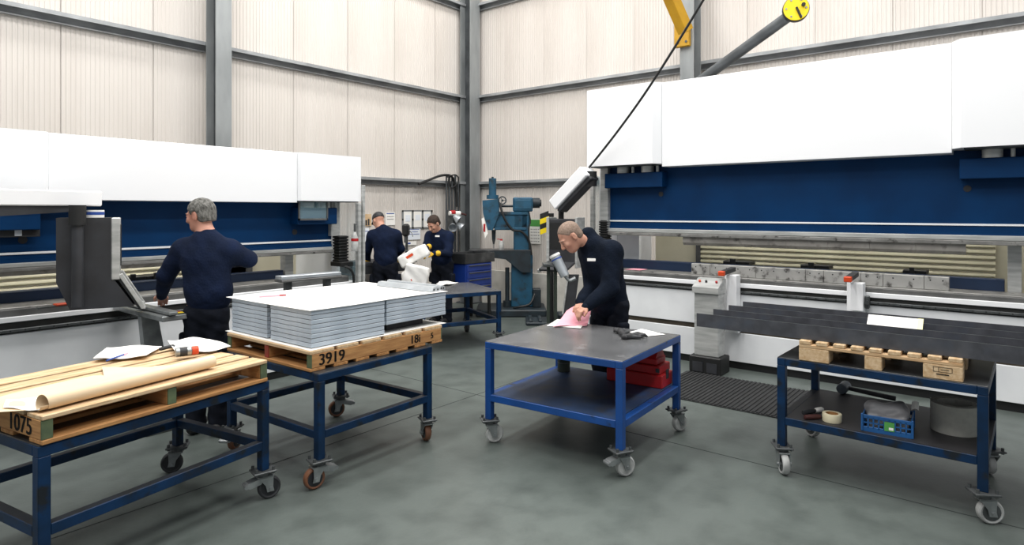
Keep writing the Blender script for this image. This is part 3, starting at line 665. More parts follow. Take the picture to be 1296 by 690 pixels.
# ------------------------------------------------------------------ implicit surfaces (bodies, cloth, bags)
def rc(a, b, r1, r2, k=.02, sq=None, s=1.0): return ('rc', np.array(a, float), np.array(b, float), r1, r2, k, None if sq is None else np.array(sq, float)/np.linalg.norm(sq), s)
def el(c, rad, R=None, k=.02, sub=False): return ('sub' if sub else 'el', np.array(c, float), np.array(rad, float), np.eye(3) if R is None else np.array(R, float), k)
def rb_(c, half, r, R=None, k=.01): return ('rb', np.array(c, float), np.array(half, float), r, np.eye(3) if R is None else np.array(R, float), k)
def pl(c, n, k=.004): return ('pl', np.array(c, float), np.array(n, float)/np.linalg.norm(n), k)
def sdf(prims, p, noise=None):
    d = np.full(len(p), 9.0)
    for q in prims:
        t = q[0]; k = q[5] if t in ('rc', 'rb') else q[-1]
        if t == 'rc':
            a, b, r1, r2, _, sq, s = q[1:]; ab = b-a; l2 = max(ab @ ab, 1e-9); h = np.clip((p-a) @ ab/l2, 0, 1)
            o = p-a-h[:, None]*ab
            if sq is not None: o = o+np.outer(o @ sq, sq)*(s-1)
            e = np.sqrt((o*o).sum(1))-(r1+(r2-r1)*h)
        elif t in ('el', 'sub'):
            c, rad, R = q[1:4]; o = (p-c) @ R; k0 = np.sqrt(((o/rad)**2).sum(1)); k1 = np.sqrt(((o/rad**2)**2).sum(1)); e = k0*(k0-1)/np.maximum(k1, 1e-6)
            e = np.where(k0 < .05, -rad.min(), e)
        elif t == 'rb':
            c, hf, r, R = q[1:5]; o = np.abs((p-c) @ R)-(hf-r); e = np.sqrt((np.maximum(o, 0)**2).sum(1))+np.minimum(o.max(1), 0)-r
        elif t == 'pl':
            e = (p-q[1]) @ q[2]; h = np.clip(.5+.5*(e-d)/k*-1, 0, 1); d = np.maximum(d, e); continue
        if t == 'sub':
            h = np.clip(.5-.5*(d+e)/k, 0, 1); d = d*(1-h)-e*h+k*h*(1-h)
        else:
            h = np.clip(.5+.5*(d-e)/k, 0, 1); d = d*(1-h)+e*h-k*h*(1-h)
    if noise is not None: d = d+noise(p)
    return d
def nets(prims, lo, hi, h, noise=None):
    lo = np.array(lo, float)-2*h; n = np.ceil((np.array(hi)-lo+2*h)/h).astype(int)+1; B = 8
    nb = np.ceil(n/B).astype(int); n = nb*B
    D = np.ones(n, np.float32)
    bi = np.stack(np.meshgrid(*[np.arange(m) for m in nb], indexing='ij'), -1).reshape(-1, 3)
    dc = sdf(prims, lo+(bi*B+(B-1)/2)*h, noise); act = np.abs(dc) < B*h*.87*1.5+.02
    ins = bi[(~act) & (dc < 0)]
    for b in ins: D[b[0]*B:b[0]*B+B, b[1]*B:b[1]*B+B, b[2]*B:b[2]*B+B] = -1
    ab = bi[act]; off = np.stack(np.meshgrid(*[np.arange(B)]*3, indexing='ij'), -1).reshape(-1, 3)
    idx = (ab[:, None, :]*B+off[None]).reshape(-1, 3)
    for s in range(0, len(idx), 200000):
        q = idx[s:s+200000]; D[q[:, 0], q[:, 1], q[:, 2]] = sdf(prims, lo+q*h, noise)
    S = D < 0
    cs = [(i, j, k) for i in (0, 1) for j in (0, 1) for k in (0, 1)]; m = n-1
    sl = lambda A, c: A[c[0]:c[0]+m[0], c[1]:c[1]+m[1], c[2]:c[2]+m[2]]
    cnt = sum(sl(S, c).astype(np.int8) for c in cs); cell = (cnt > 0) & (cnt < 8)
    ci = np.argwhere(cell); ID = np.full(m, -1, np.int64); ID[cell] = np.arange(len(ci))
    P = np.zeros((len(ci), 3)); W_ = np.zeros(len(ci))
    val = {c: D[ci[:, 0]+c[0], ci[:, 1]+c[1], ci[:, 2]+c[2]] for c in cs}
    for c in cs:
        for a in range(3):
            if c[a] == 0:
                e = list(c); e[a] = 1; e = tuple(e); v0, v1 = val[c], val[e]; x = (v0 < 0) != (v1 < 0)
                t = np.where(x, v0/np.where(x, v0-v1, 1), 0)
                q = np.tile(np.array(c, float), (len(ci), 1)); q[:, a] += t
                P += q*x[:, None]; W_ += x
    V = lo+(ci+P/np.maximum(W_, 1)[:, None])*h
    Fs = []
    for a in range(3):
        b, c = (a+1) % 3, (a+2) % 3
        s0 = [slice(None)]*3; s1 = [slice(None)]*3; s0[a] = slice(0, -1); s1[a] = slice(1, None)
        A0, A1 = S[tuple(s0)], S[tuple(s1)]; ed = np.argwhere(A0 != A1)
        ok = (ed[:, b] > 0) & (ed[:, c] > 0) & (ed[:, b] < m[b]) & (ed[:, c] < m[c]) & (ed[:, a] < m[a]); ed = ed[ok]
        fl = A0[ed[:, 0], ed[:, 1], ed[:, 2]]
        def g(db, dc_):
            q = ed.copy(); q[:, b] += db; q[:, c] += dc_; return ID[q[:, 0], q[:, 1], q[:, 2]]
        qd = np.stack([g(-1, -1), g(0, -1), g(0, 0), g(-1, 0)], 1)
        qd = np.where(fl[:, None], qd, qd[:, ::-1]); Fs.append(qd)
    return V, np.concatenate(Fs)
def blob(name, prims, m, parent=None, h=.008, pad=.02, noise=None, smooth=1):
    los, his = [], []
    for q in prims:
        if q[0] == 'rc': r = max(q[3], q[4])+pad; los += [np.minimum(q[1], q[2])-r]; his += [np.maximum(q[1], q[2])+r]
        elif q[0] == 'el': r = q[2].max()+pad; los += [q[1]-r]; his += [q[1]+r]
        elif q[0] == 'rb': r = np.linalg.norm(q[2])+pad; los += [q[1]-r]; his += [q[1]+r]
    V, Fq = nets(prims, np.min(los, 0), np.max(his, 0), h, noise)
    me = bpy.data.meshes.new(name); me.from_pydata(V.tolist(), [], Fq.tolist()); me.materials.append(MATS[m])
    me.polygons.foreach_set('use_smooth', [True]*len(me.polygons)); me.update()
    o = bpy.data.objects.new(name, me); C.objects.link(o)
    if parent: o.parent = parent
    return o

# ------------------------------------------------------------------ load on trolley B (pallet 3919)
zb = .705+.125+.004
def sheet_thing(name, m, label, cat, corners, z, sag=.0, th=.0025, wav=.002, nu=10, nv=8):
    c = [Vector((*p, 0)) for p in corners]; o = sum((x for x in c), Vector())/4; o.z = z
    ph = random.random()*6
    def fn(u, v):
        p = c[0].lerp(c[1], u).lerp(c[3].lerp(c[2], u), v)-Vector((o.x, o.y, 0)); e = max(abs(u-.5), abs(v-.5))*2
        p.z = th+wav*(1+math.sin(5*u+ph)*math.cos(4*v+ph))+sag*max(0, e-.8)*5*(.5+.5*math.sin(7*u+3*v+ph)); return p
    b = MB().sheet(fn, nu, nv, th).build(name, m, None, 40); b.location = o
    return tag(b, label, cat)
def tl(t, x, y): return on(t, x, y)[0][:2]
SR = math.radians(-2.0)
def st(x, y): c_, s_ = math.cos(SR), math.sin(SR); return (.150+c_*x-s_*y, .065+s_*x+c_*y)
def ts(x, y): return on(tB, *st(x, y))[0][:2]
sheet_thing('card_sheet', 'paper', 'white card sheet between the 3919 pallet and grey trays', 'card', [ts(-.63, -.525), ts(.59, -.50), ts(.56, .50), ts(-.63, .52)], zb-.001, wav=.0005)
zs_ = zb+.004; th = .0293
def tray(x0, x1, y0, y1, z, label):
    w_, d_ = x1-x0, y1-y0; l, r = on(tB, *st((x0+x1)/2, (y0+y1)/2), z, SR)
    t = thing('metal_tray', label, 'tray', l, r, 'grey metal trays stacked on the 3919 pallet')
    MB().box(-w_/2, w_/2, -d_/2, d_/2, .0035, th-.0005, .0015).build('tray_body', 'galv', t)
    MB().box(-w_/2+.004, w_/2-.004, -d_/2+.004, d_/2-.004, 0, .0036).build('tray_fold', 'zinc_dark', t)
xs = ((-.60, -.008), (.008, .60)); ys = ((-.488, -.022), (.022, .488))
lab = {(0, 0): 'above the 3919 stencil', (1, 0): 'raised above the 18i stencil', (0, 1): 'above the red pallet end', (1, 1): 'farthest from both stencilled and red sides'}
RANK = ('topmost', 'second', 'third', 'fourth', 'fifth', 'sixth', 'seventh', 'eighth')
for i in (0, 1):
    for j in (0, 1):
        for k in range(8):
            if (i, j) == (1, 0) and k < 2: continue
            e = .003*random.random()
            tray(xs[i][0]+e, xs[i][1]-e, ys[j][0]+e*.7, ys[j][1]-e, zs_+k*th, RANK[7-k]+' grey metal tray from the top in stack '+lab[(i, j)])
l, r = on(tB, *st(.27, -.22), zs_, SR)
sp = thing('spacer_board', 'dark timber spacer beneath the shorter raised tray stack', 'spacer', l, r)
MB().box(-.18, .18, -.17, .17, 0, th*2-.0005, .003).build('spacer_body', 'charcoal', sp)
zc = zs_+8*th
sheet_thing('cover_sheet', 'paper', 'large white sheet covering the tops of stacked grey trays', 'sheet', [ts(-.615, -.50), ts(.615, -.495), ts(.61, .51), ts(-.62, .53)], zc+.001, sag=.004, wav=.0008)
zc2 = zc+.008
for i, (pa, pb_, lb_) in enumerate((((482, 361), (552, 369), 'long pale aluminium profile at the edge of white cover sheet'), ((492, 359), (560, 367), 'thin aluminium profile lying behind the wider one on cover sheet'))):
    a = Vector((*cw(*at_h(*pa, zc2)), 0)); b = Vector((*cw(*at_h(*pb_, zc2)), 0)); d = (b-a).normalized(); L_ = (b-a).length
    t = thing('aluminium_profile', lb_, 'profile', (a.x, a.y, zc2), math.atan2(d.y, d.x)); wv = (.05, .03)[i]
    MB().prism([(-wv, 0), (wv, 0), (wv*.8, .028), (wv*.2, .036), (-wv*.5, .032)], 0, L_, 'x').build('profile_body', 'alu', t, 20)
    cap = MB()
    for yy in (-wv*.45, wv*.35): cap.cyl((L_-.001, yy, .014), (L_+.001, yy, .014), .008, n=10)
    cap.build('profile_slot', 'black', t)
a = Vector((*cw(*at_h(328, 376, zc+.01)), zc+.006)); b = Vector((*cw(*at_h(362, 374, zc+.01)), zc+.006))
t = thing('marker_pen', 'pink marker pen lying on the white cover sheet', 'pen', a); d = b-a
MB().cyl((0, 0, .007), d*.75+Vector((0, 0, .007)), .007, n=10).build('pen_barrel', 'pink', t); MB().cyl(d*.75+Vector((0, 0, .007)), d+Vector((0, 0, .007)), .006, n=10).build('pen_cap', 'red', t)

# ------------------------------------------------------------------ load on trolley A (pallet 1075)
za = .70+.125+.004
def wa(px, py, h=za): return Vector((*cw(*at_h(px, py, h)), 0))
# brown paper sheet with rolled front edge; local frame along the roll
r0, r1 = wa(62, 520), wa(272, 466); d = (r1-r0).normalized(); nrm = Vector((-d.y, d.x, 0)); Lr = (r1-r0).length
t = thing('brown_paper', 'brown kraft paper sheet with rolled edge on the 1075 pallet', 'paper', (r0.x, r0.y, za+.004), math.atan2(d.y, d.x))
def kr(u, v):
    R = .034; x = Lr*u; q = v*1.0
    if q < .55:
        s = q/.55; ang = -PI*2.4*(1-s)+PI*.0; rr = R*(.72+.28*s); fl = 1+.25*max(0, .15-u)/.15*(1-s)
        return (x-.04*(1-s)*(1 if u < .02 else 0), rr*fl*math.sin(ang-PI)*-1+.02, R+rr*fl*math.cos(ang-PI))
    s = (q-.55)/.45
    wdt = (.36+.03*math.sin(4*u)) if u < .60 else .30+.24*max(0, 1-abs(u-.70)/.12)-.18*max(0, u-.85)/.15
    x2 = x-.34*s*(1-u)*(1-u)
    return (x2+(.0 if u < .95 else -.05*s), .02+wdt*s, .002+.004*s*(1+math.sin(9*u+4*s))*.6)
MB().sheet(kr, 40, 44, .0012).build('kraft_sheet', 'kraft', t, 60)
sheet_thing('paper_sheet', 'paper', 'white paper sheet on the 1075 pallet beside purple pen', 'paper', [wa(118, 459).xy, wa(185, 455).xy, wa(205, 441).xy, wa(135, 443).xy], za+.009, sag=.012)
sheet_thing('paper_sheet', 'paper', 'crumpled white paper at pallet edge behind the orange capped can', 'paper', [wa(222, 452).xy, wa(292, 444).xy, wa(266, 432).xy, wa(212, 434).xy], za+.004, sag=.02, wav=.006)
sheet_thing('paper_sheet', 'paper', 'torn white paper under curled end of the brown roll', 'paper', [wa(4, 520).xy, wa(52, 522).xy, wa(60, 507).xy, wa(8, 508).xy], za+.003, sag=.008)
a, b = wa(222, 455), wa(246, 452); d = (b-a).normalized()
t = thing('spray_can', 'silver spray can with orange cap lying on the pallet', 'can', (a.x, a.y, za+.036+.010), math.atan2(d.y, d.x))
t.scale = (.72, .8, .8); t.location.z = za+.028+.012
MB().lathe([(0, 0), (.030, 0), (.033, .006), (.033, .11), (.026, .122), (.0, .124)], Matrix.Rotation(PI/2, 4, 'Y') @ Matrix.Translation((0, 0, 0)), 24).build('can_body', 'zinc', t)
MB().lathe([(0, .12), (.030, .12), (.032, .125), (.031, .165), (.027, .17), (0, .17)], Matrix.Rotation(PI/2, 4, 'Y'), 24).build('can_cap', 'orange', t)
MB().lathe([(.0332, .03), (.0336, .03), (.0336, .085), (.0332, .085)], Matrix.Rotation(PI/2, 4, 'Y'), 24, True).build('can_label', 'charcoal', t)
a = wa(212, 444)
t = thing('utility_knife', 'small dark utility knife next to the orange capped can', 'knife', (a.x, a.y, za+.012), .4)
MB().box(-.06, .05, -.012, .012, 0, .018, .005).build('knife_handle', 'glove_k', t); MB().box(.05, .085, -.007, .007, .007, .009).build('blade', 'alu', t)
a = wa(148, 457); t = thing('pen', 'purple pen lying on white paper on the 1075 pallet', 'pen', (a.x, a.y, za+.018), .65)
MB().cyl((-.09, 0, .005), (.06, 0, .005), .005, n=8).build('pen_barrel', 'ink_blue', t); MB().cyl((.06, 0, .005), (.10, 0, .005), .0055, n=8).build('pen_cap', 'pink', t)

# ------------------------------------------------------------------ on trolley C
def wp(px, py, h): return Vector((*cw(*at_h(px, py, h)), h))
hC = .746
sheet_thing('paper_sheet', 'paper', 'white papers lying under the pink sheet on steel trolley top', 'paper', [wp(692, 413, hC).xy, wp(735, 416, hC).xy, wp(742, 406, hC).xy, wp(705, 405, hC).xy], hC+.001, wav=.001)
a0, a1, a2, a3 = wp(700, 415, hC), wp(743, 413, hC), wp(748, 402, hC), wp(717, 404, hC)
def pk(u, v):
    p = a0.lerp(a1, u).lerp(a3.lerp(a2, u), v); p = p.copy(); p.z = hC+.009+.11*(v**1.6)*(1-.45*abs(u-.45)*2)+.006*math.sin(6*u); return p
pk_o = MB().sheet(pk, 14, 10, .001).build('pink_sheet', 'pink', None, 60); tag(pk_o, 'pink paper sheet being lifted by the bending worker', 'paper')
sheet_thing('paper_sheet', 'paper', 'white paper sheet beside the black gloves on steel trolley top', 'paper', [wp(797, 421, hC).xy, wp(812, 427, hC).xy, wp(842, 424, hC).xy, wp(812, 417, hC).xy], hC+.001, wav=.001)
g = wp(796, 427, hC)
def glove(name, label, ox, rz, m):
    t = thing(name, label, 'glove', (g.x+ox[0], g.y+ox[1], hC+.002), rz, None)
    pr = [rc((0, 0, .014), (.07, .0, .018), .022, .026, .015), rc((-.05, 0, .012), (0, 0, .014), .026, .02, .015)]
    for i, y in enumerate((-.028, -.009, .01, .028)):
        pr += [rc((.07, y, .018), (.105, y*1.3, .024), .0115, .011, .006), rc((.105, y*1.3, .024), (.125-.01*i, y*1.5, .012), .011, .0095, .006)]
    pr += [rc((.01, -.02, .015), (.05, -.06, .015), .013, .011, .008)]
    o = blob('glove_body', pr, m, t, .005)
    for v in o.data.vertices: v.co.z = max(v.co.z, .0005)
    MB().lathe([(.024, -.004), (.03, -.004), (.03, .004), (.024, .004)], Matrix.Translation((-.055, 0, .016)) @ Matrix.Rotation(PI/2, 4, 'Y') @ Matrix.Diagonal((.52, 1, 1, 1)), 16, True).build('cuff', 'charcoal', t)
glove('work_glove', 'black work glove lying open on the steel trolley top', (-.04, -.03), -.4, 'glove_k')
glove('work_glove', 'crumpled black work glove touching white paper on steel top', (.03, .075), .7, 'glove_k')
hs = .363
# red cantilever tool box
b0 = wp(838, 493, hs); l, r = (b0.x, b0.y, hs), tC.rotation_euler.z
t = thing('tool_box', 'red metal cantilever tool box on shelf of bright blue trolley', 'tool box', l, r)
bx('box_body', 'red', t, 0, .22, 0, .46, 0, .10, .006); bx('lower_tray', 'red', t, .003, .217, .02, .44, .103, .165, .006)
bx('upper_tray', 'red', t, .02, .20, .05, .40, .168, .215, .006)
MB().prism([(.02, .217), (.20, .217), (.15, .27), (.07, .27)], .06, .39, 'y').build('box_lid', 'red', t, 0)
bx('side_clip', 'charcoal', t, -.004, .0, .02, .05, .12, .15); bx('side_clip', 'charcoal', t, .08, .13, -.004, .003, .06, .13, .002)
MB().path([(.11, .12, .27), (.11, .12, .30), (.11, .33, .30), (.11, .33, .27)], .009, 8).build('handle', 'charcoal', t)
b0 = wp(716, 470, hs); t = thing('metal_can', 'dark cylindrical can at back corner of trolley shelf', 'can', (b0.x, b0.y+.02, hs))
MB().lathe([(0, 0), (.052, 0), (.054, .004), (.052, .01), (.052, .15), (.054, .154), (.05, .16), (0, .158)], None, 24).build('can_body', 'green_post', t); MB().lathe([(.0525, .07), (.0535, .07), (.0535, .078), (.0525, .078)], None, 24, True).build('can_band', 'zinc_dark', t)

# ------------------------------------------------------------------ on trolley D
zD = .75
uF = on(tD, -.425, 0)[0][0]+.004
def yD(px): return on_x(px, 460, uF)[1]
yl, yr = yD(1011), yD(1219)
t = thing('pallet', 'small unpainted block pallet under the long dark steel angles', 'pallet', (uF, (yl+yr)/2, zD)); hy = (yl-yr)/2
for yy0, yy1 in ((yD(1049), yl), (yD(1116), yD(1094)), (yr, yD(1168))):
    for x0 in (0, .35, .70):
        b = bx('block', 'wood_pale', t, x0, x0+.12, yy0-(yl+yr)/2, yy1-(yl+yr)/2, 0, .083, .004)
        if x0 == 0 and yy0 == yr:
            M = frame((-.0012, (yy0+yy1)/2-(yl+yr)/2, .055), (0, -1, 0), (0, 0, 1)); sm = MB()
            for q in ((-.045, .045, .014, .016), (-.045, .045, -.012, -.010), (-.045, -.043, -.012, .016), (.043, .045, -.012, .016), (-.02, -.018, -.012, .016), (-.01, .03, .0, .003), (-.03, .03, -.028, -.022)): sm.box(q[0], q[1], q[2], q[3], 0, .0008)
            so = sm.build('ink_stamp', 'ink', b, 0); so.matrix_local = M
for x0 in (0, .35, .70): bx('cross_board', 'wood_pale_y', t, x0, x0+.12, -hy, hy, .0835, .104, .003)
for i in range(9):
    yc = hy-.035-i*(2*hy-.07)/8; o_ = .006*random.random(); bx('deck_slat', 'wood_pale', t, -.004+o_, .82, yc-.033, yc+.033, .1045, .128, .003)
zA = zD+.1295
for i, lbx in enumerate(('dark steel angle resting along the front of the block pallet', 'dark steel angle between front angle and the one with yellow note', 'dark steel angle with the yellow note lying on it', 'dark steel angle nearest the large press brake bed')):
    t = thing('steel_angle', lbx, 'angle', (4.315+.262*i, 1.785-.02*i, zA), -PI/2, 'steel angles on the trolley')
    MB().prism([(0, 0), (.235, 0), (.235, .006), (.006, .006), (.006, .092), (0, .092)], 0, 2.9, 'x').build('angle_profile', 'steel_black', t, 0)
    bx('sawn_end', 'ledge', t, -.0012, 0.0, .0, .006, .0, .092); bx('flange_highlight', 'zinc_dark', t, 0, 2.9, -.0002, .0062, .092, .0935)  # thin lighter strip on the flange top is a painted edge highlight
nq = on_x(1130, 412, 4.70)
t = thing('note_card', 'pale yellow note card leaning on the dark steel angles', 'card', (4.315+.262*2-.004, nq[1], zA+.075), 0)
MB().sheet(lambda u, v: (-.03-.13*(1-v), -.155+.31*u, -.066+.115*v), 6, 4, .002).build('card_face', 'paper', t); MB().sheet(lambda u, v: (-.033-.13*(1-v), -.157+.03*u, -.063+.115*v), 2, 4, .001).build('yellow_edge', 'note_yellow', t)
hD = .315+.0525
b0 = wp(1068, 497, hD)
t = thing('mallet', 'dark rubber mallet lying at the back of the trolley shelf', 'mallet', (b0.x, b0.y, hD), -PI/2-.05)
MB().lathe([(0, -.065), (.033, -.065), (.038, -.055), (.036, -.02), (.036, .02), (.038, .055), (.033, .065), (0, .065)], Matrix.Translation((0, 0, .038)) @ Matrix.Rotation(PI/2, 4, 'X') @ Matrix.Rotation(0, 4, 'Z'), 24).build('mallet_head', 'head_grey', t)
MB().cyl((.02, 0, .038), (.33, 0, .02), .015, .018, n=12).build('handle', 'charcoal', t)
b0 = wp(1053, 533, hD); t = thing('masking_tape', 'cream masking tape roll lying on dark trolley shelf', 'tape', (b0.x, b0.y+.0, hD))
MB().lathe([(.037, 0), (.055, 0), (.056, .003), (.056, .047), (.055, .05), (.037, .05)], None, 28, True).build('tape_roll', 'tape', t); MB().lathe([(.034, .001), (.0368, .001), (.0368, .049), (.034, .049)], None, 28, True).build('tape_core', 'wood', t)
for (px, py, rz, mb, mc, lb_) in ((1031, 531, .2, 'darkred', 'charcoal', 'dark red screwdriver beside the masking tape roll'), (1026, 524, .5, 'charcoal', 'paper', 'white capped black marker beside the masking tape roll')):
    b0 = wp(px, py, hD); t = thing('marker' if mc == 'paper' else 'screwdriver', lb_, 'marker' if mc == 'paper' else 'screwdriver', (b0.x, b0.y, hD+.0165), rz-PI/2+.6)
    MB().lathe([(0, -.07), (.014, -.068), (.016, -.03), (.015, .03), (.011, .04), (0, .04)], Matrix.Rotation(PI/2, 4, 'Y'), 16).build('grip', mb, t)
    MB().lathe([(0, .038), (.014, .04), (.0165, .06), (.0165, .10), (.01, .112), (0, .114)], Matrix.Rotation(PI/2, 4, 'Y'), 16).build('cap', mc, t)
# blue crate with grey wrapped bundle
b0 = wp(1155, 556, hD); b1 = wp(1091, 545, hD); d = (b1-b0); L_ = d.length; rz = math.atan2(d.y, d.x)
t = thing('plastic_crate', 'blue plastic crate with grey bundle on dark trolley shelf', 'crate', (b0.x, b0.y, hD), rz-PI/2)   # local y along the front, x to the back
wv, hh = .24, .10
bx('crate_floor', 'crate_blue', t, 0, wv, 0, L_, 0, .006)
def wall(name, x0, x1, y0, y1):
    b = MB(); b.box(x0, x1, y0, y1, .004, .03, .002); b.box(x0, x1, y0, y1, hh-.022, hh, .002)
    n = 9; lx_ = (x1-x0) > (y1-y0); L2 = (x1-x0) if lx_ else (y1-y0)
    for i in range(n+1):
        q = i*(L2-.008)/n
        if lx_: b.box(x0+q, x0+q+.008, y0, y1, .02, hh-.01)
        else: b.box(x0, x1, y0+q, y0+q+.008, .02, hh-.01)
    if lx_: b.box(x0, x1, y0, y1, .05, .056)
    else: b.box(x0, x1, y0, y1, .05, .056)
    b.build(name, 'crate_blue', t)
wall('crate_wall', 0, .008, 0, L_); wall('crate_wall', wv-.008, wv, 0, L_); wall('crate_wall', .008, wv-.008, 0, .008); wall('crate_wall', .008, wv-.008, L_-.008, L_)
for cx in (0, wv):
    for cy in (0, L_): MB().box(cx-.006, cx+.006, cy-.006, cy+.006, 0, hh+.006, .003).build('corner_post', 'crate_blue', t)
bx('crate_label', 'green_paper', t, -.002, -.0005, L_*.35, L_*.55, .022, .075); bx('label_text', 'paper', t, -.003, -.002, L_*.37, L_*.46, .03, .045)
cx, cy = wv/2, L_/2
cr = math.cos(rz-PI/2); sr = math.sin(rz-PI/2)
t2 = thing('wrapped_bundle', 'grey plastic wrapped bundle heaped in the blue crate', 'bundle', (b0.x+cr*cx-sr*cy, b0.y+sr*cx+cr*cy, hD+.0065), rz-PI/2)
nz = lambda p: .006*np.sin(p[:, 1]*38+p[:, 0]*20)*np.sin(p[:, 0]*30+1)+.003*np.sin(p[:, 2]*90+p[:, 1]*50)
blob('bundle_wrap', [rb_((0, 0, .05), (.098, L_/2-.025, .049), .02), rc((-.02, -.07, .10), (-.02, .07, .11), .045, .04, .03), rc((.03, -.06, .11), (.02, .08, .10), .05, .045, .03)], 'bag_grey', t2, .006, noise=nz)
MB().sheet(lambda u, v: (.03+.06*u, -.12-.035*v, .125+.03*u+.01*math.sin(3*v)), 4, 4, .002).build('wrap_tag', 'paper', t2)
b0 = wp(1207, 546, hD); t = thing('felt_roll', 'large roll of grey felt strip on dark trolley shelf', 'roll', (b0.x+.02, b0.y, hD))
def fr(u, v):
    a = 2*PI*3.2*u; r = .093+.012*3.2*u; return (r*math.cos(a), r*math.sin(a), .17*v)
MB().sheet(fr, 110, 1, .011).build('felt_strip', 'felt', t, 40)
# ------------------------------------------------------------------ far corner: drill, chest, bench, notices
RZC = TH-PI/2                                                   # local x = picture right, y = away from the camera
def camthing(name, label, cat, px, Z, z=0.0, extra=0.0):
    a = cw((px-CX)/F*Z, Z); return thing(name, label, cat, (a[0], a[1], z), RZC+extra)
def pxf(px0, Z, z0=0.0):
    k = Z/F; return (lambda px: (px-px0)*k), (lambda py: H-(py-HZ)*k-z0)
t = camthing('radial_drill', 'dark teal radial drill standing by the corner column', 'drill', 655, 10.5); X, Zz = pxf(655, 10.5)
bx('base_plate', 'machine_dark', t, X(604), X(690), -.45, .35, 0, .12, .02)
bx('column_lower', 'machine_teal', t, X(647), X(674), -.16, .2, .12, Zz(322), .015)
MB().prism([(X(594), Zz(317)), (X(671), Zz(317)), (X(671), Zz(343)), (X(660), Zz(343)), (X(640), Zz(327)), (X(594), Zz(321.5))], -.24, .22, 'y').build('work_table', 'machine_dark', t, 0)
bx('table_face', 'cart_top', t, X(594), X(671), -.24, .22, Zz(317), Zz(315.5), .003)
bx('column_upper', 'machine_teal', t, X(650), X(670), -.13, .13, Zz(317), Zz(268), .02)
bx('radial_arm', 'machine_teal', t, X(620), X(668), -.13, .13, Zz(289), Zz(269), .02)
bx('arm_rib', 'machine_teal', t, X(620), X(668), -.15, .15, Zz(272), Zz(268), .006); bx('arm_rib', 'machine_teal', t, X(626), X(666), -.15, .15, Zz(291), Zz(288), .006)
hd = MB().prism([(X(611), Zz(254)), (X(632), Zz(252)), (X(632), Zz(270)), (X(624), Zz(291)), (X(618), Zz(291)), (X(612), Zz(270))], -.17, .1, 'y').build('drill_head', 'machine_teal', t, 20)
MB().cyl((X(623.5), -.03, Zz(252)), (X(623.5), -.03, Zz(226)), .062, n=20).build('feed_motor', 'machine_teal', t); MB().cyl((X(623.5), -.03, Zz(252)), (X(623.5), -.03, Zz(247)), .10, n=20).build('motor_flange', 'machine_teal', t)
MB().cyl((X(623.5), -.03, Zz(226)), (X(623.5), -.03, Zz(224)), .02, n=10).build('motor_cap', 'machine_dark', t)
MB().lathe([(.05, -.012), (.07, -.012), (.07, .012), (.05, .012)], Matrix.Translation((X(636), -.18, Zz(254))) @ Matrix.Rotation(PI/2, 4, 'X'), 20, True).build('hand_wheel', 'machine_dark', t)
MB().cyl((X(636), -.18, Zz(254)), (X(636), .0, Zz(254)), .018, n=10).build('wheel_shaft', 'machine_dark', t)
for a_ in range(3): MB().beam((X(636), -.18, Zz(254)), (X(636)+.06*math.cos(a_*2.1), -.18, Zz(254)+.06*math.sin(a_*2.1)), .01, .01).build('wheel_spoke', 'machine_dark', t)
bx('gear_box', 'machine_teal', t, X(649), X(674), -.16, .12, Zz(268), Zz(250), .02); bx('gear_plate', 'machine_teal', t, X(651), X(672), -.17, .0, Zz(265), Zz(253), .008)
MB().cyl((X(632), -.05, Zz(261)), (X(650), -.05, Zz(261)), .02, n=12).build('drive_shaft', 'machine_dark', t)
mo = MB().cyl((X(674), -.02, Zz(257)), (X(683), -.02, Zz(257)), .085, n=20).build('drive_motor', 'machine_dark', t); MB().cyl((X(683), -.02, Zz(257)), (X(685), -.02, Zz(257)), .06, n=20).build('motor_fan', 'black', mo)
MB().cyl((X(625), -.05, Zz(291)), (X(625), -.05, Zz(303)), .036, .03, n=16).build('spindle', 'machine_dark', t); MB().cyl((X(625), -.05, Zz(303)), (X(625), -.05, Zz(309)), .03, .012, n=16).build('chuck', 'zinc_dark', t); MB().cyl((X(625), -.05, Zz(309)), (X(625), -.05, Zz(314)), .007, n=8).build('drill_bit', 'zinc', t)
MB().path([(X(633), -.2, Zz(258)), (X(638), -.24, Zz(275)), (X(648), -.22, Zz(290)), (X(660), -.18, Zz(293)), (X(669), -.16, Zz(304)), (X(672), -.15, Zz(322))], .02, 8, 5).build('cable_hose', 'black', t)
MB().path([(X(668), -.1, Zz(264)), (X(671), -.12, Zz(280)), (X(669), -.14, Zz(292)), (X(671), -.14, Zz(330))], .012, 8, 5).build('cable_hose', 'black', t)
MB().cyl((X(642), -.1, .12), (X(642), -.1, Zz(338)), .035, n=14).build('jack_screw', 'machine_dark', t); MB().cyl((X(642), -.1, .12), (X(642), -.1, .22), .07, n=14).build('jack_foot', 'machine_dark', t)
MB().path([(X(650), -.3, .13), (X(658), -.38, .16), (X(670), -.34, .2), (X(676), -.25, .35)], .018, 8, 5).build('cable_hose', 'black', t)
bx('switch_box', 'machine_dark', t, X(674), X(684), -.2, .0, .12, .42, .01)
sg = MB().add([(X(610), -.2, Zz(277)), (X(613), -.2, Zz(275)), (X(618), -.2, Zz(295)), (X(614.5), -.2, Zz(301)), (X(610), -.192, Zz(277)), (X(613), -.192, Zz(275)), (X(618), -.192, Zz(295)), (X(614.5), -.192, Zz(301))], [(0, 1, 2, 3), (7, 6, 5, 4), (0, 4, 5, 1), (1, 5, 6, 2), (2, 6, 7, 3), (3, 7, 4, 0)]).build('warning_tag', 'paper', t, 0)
MB().box(X(612.5), X(615), -.203, -.2005, Zz(293), Zz(283)).build('tag_mark', 'red', sg)
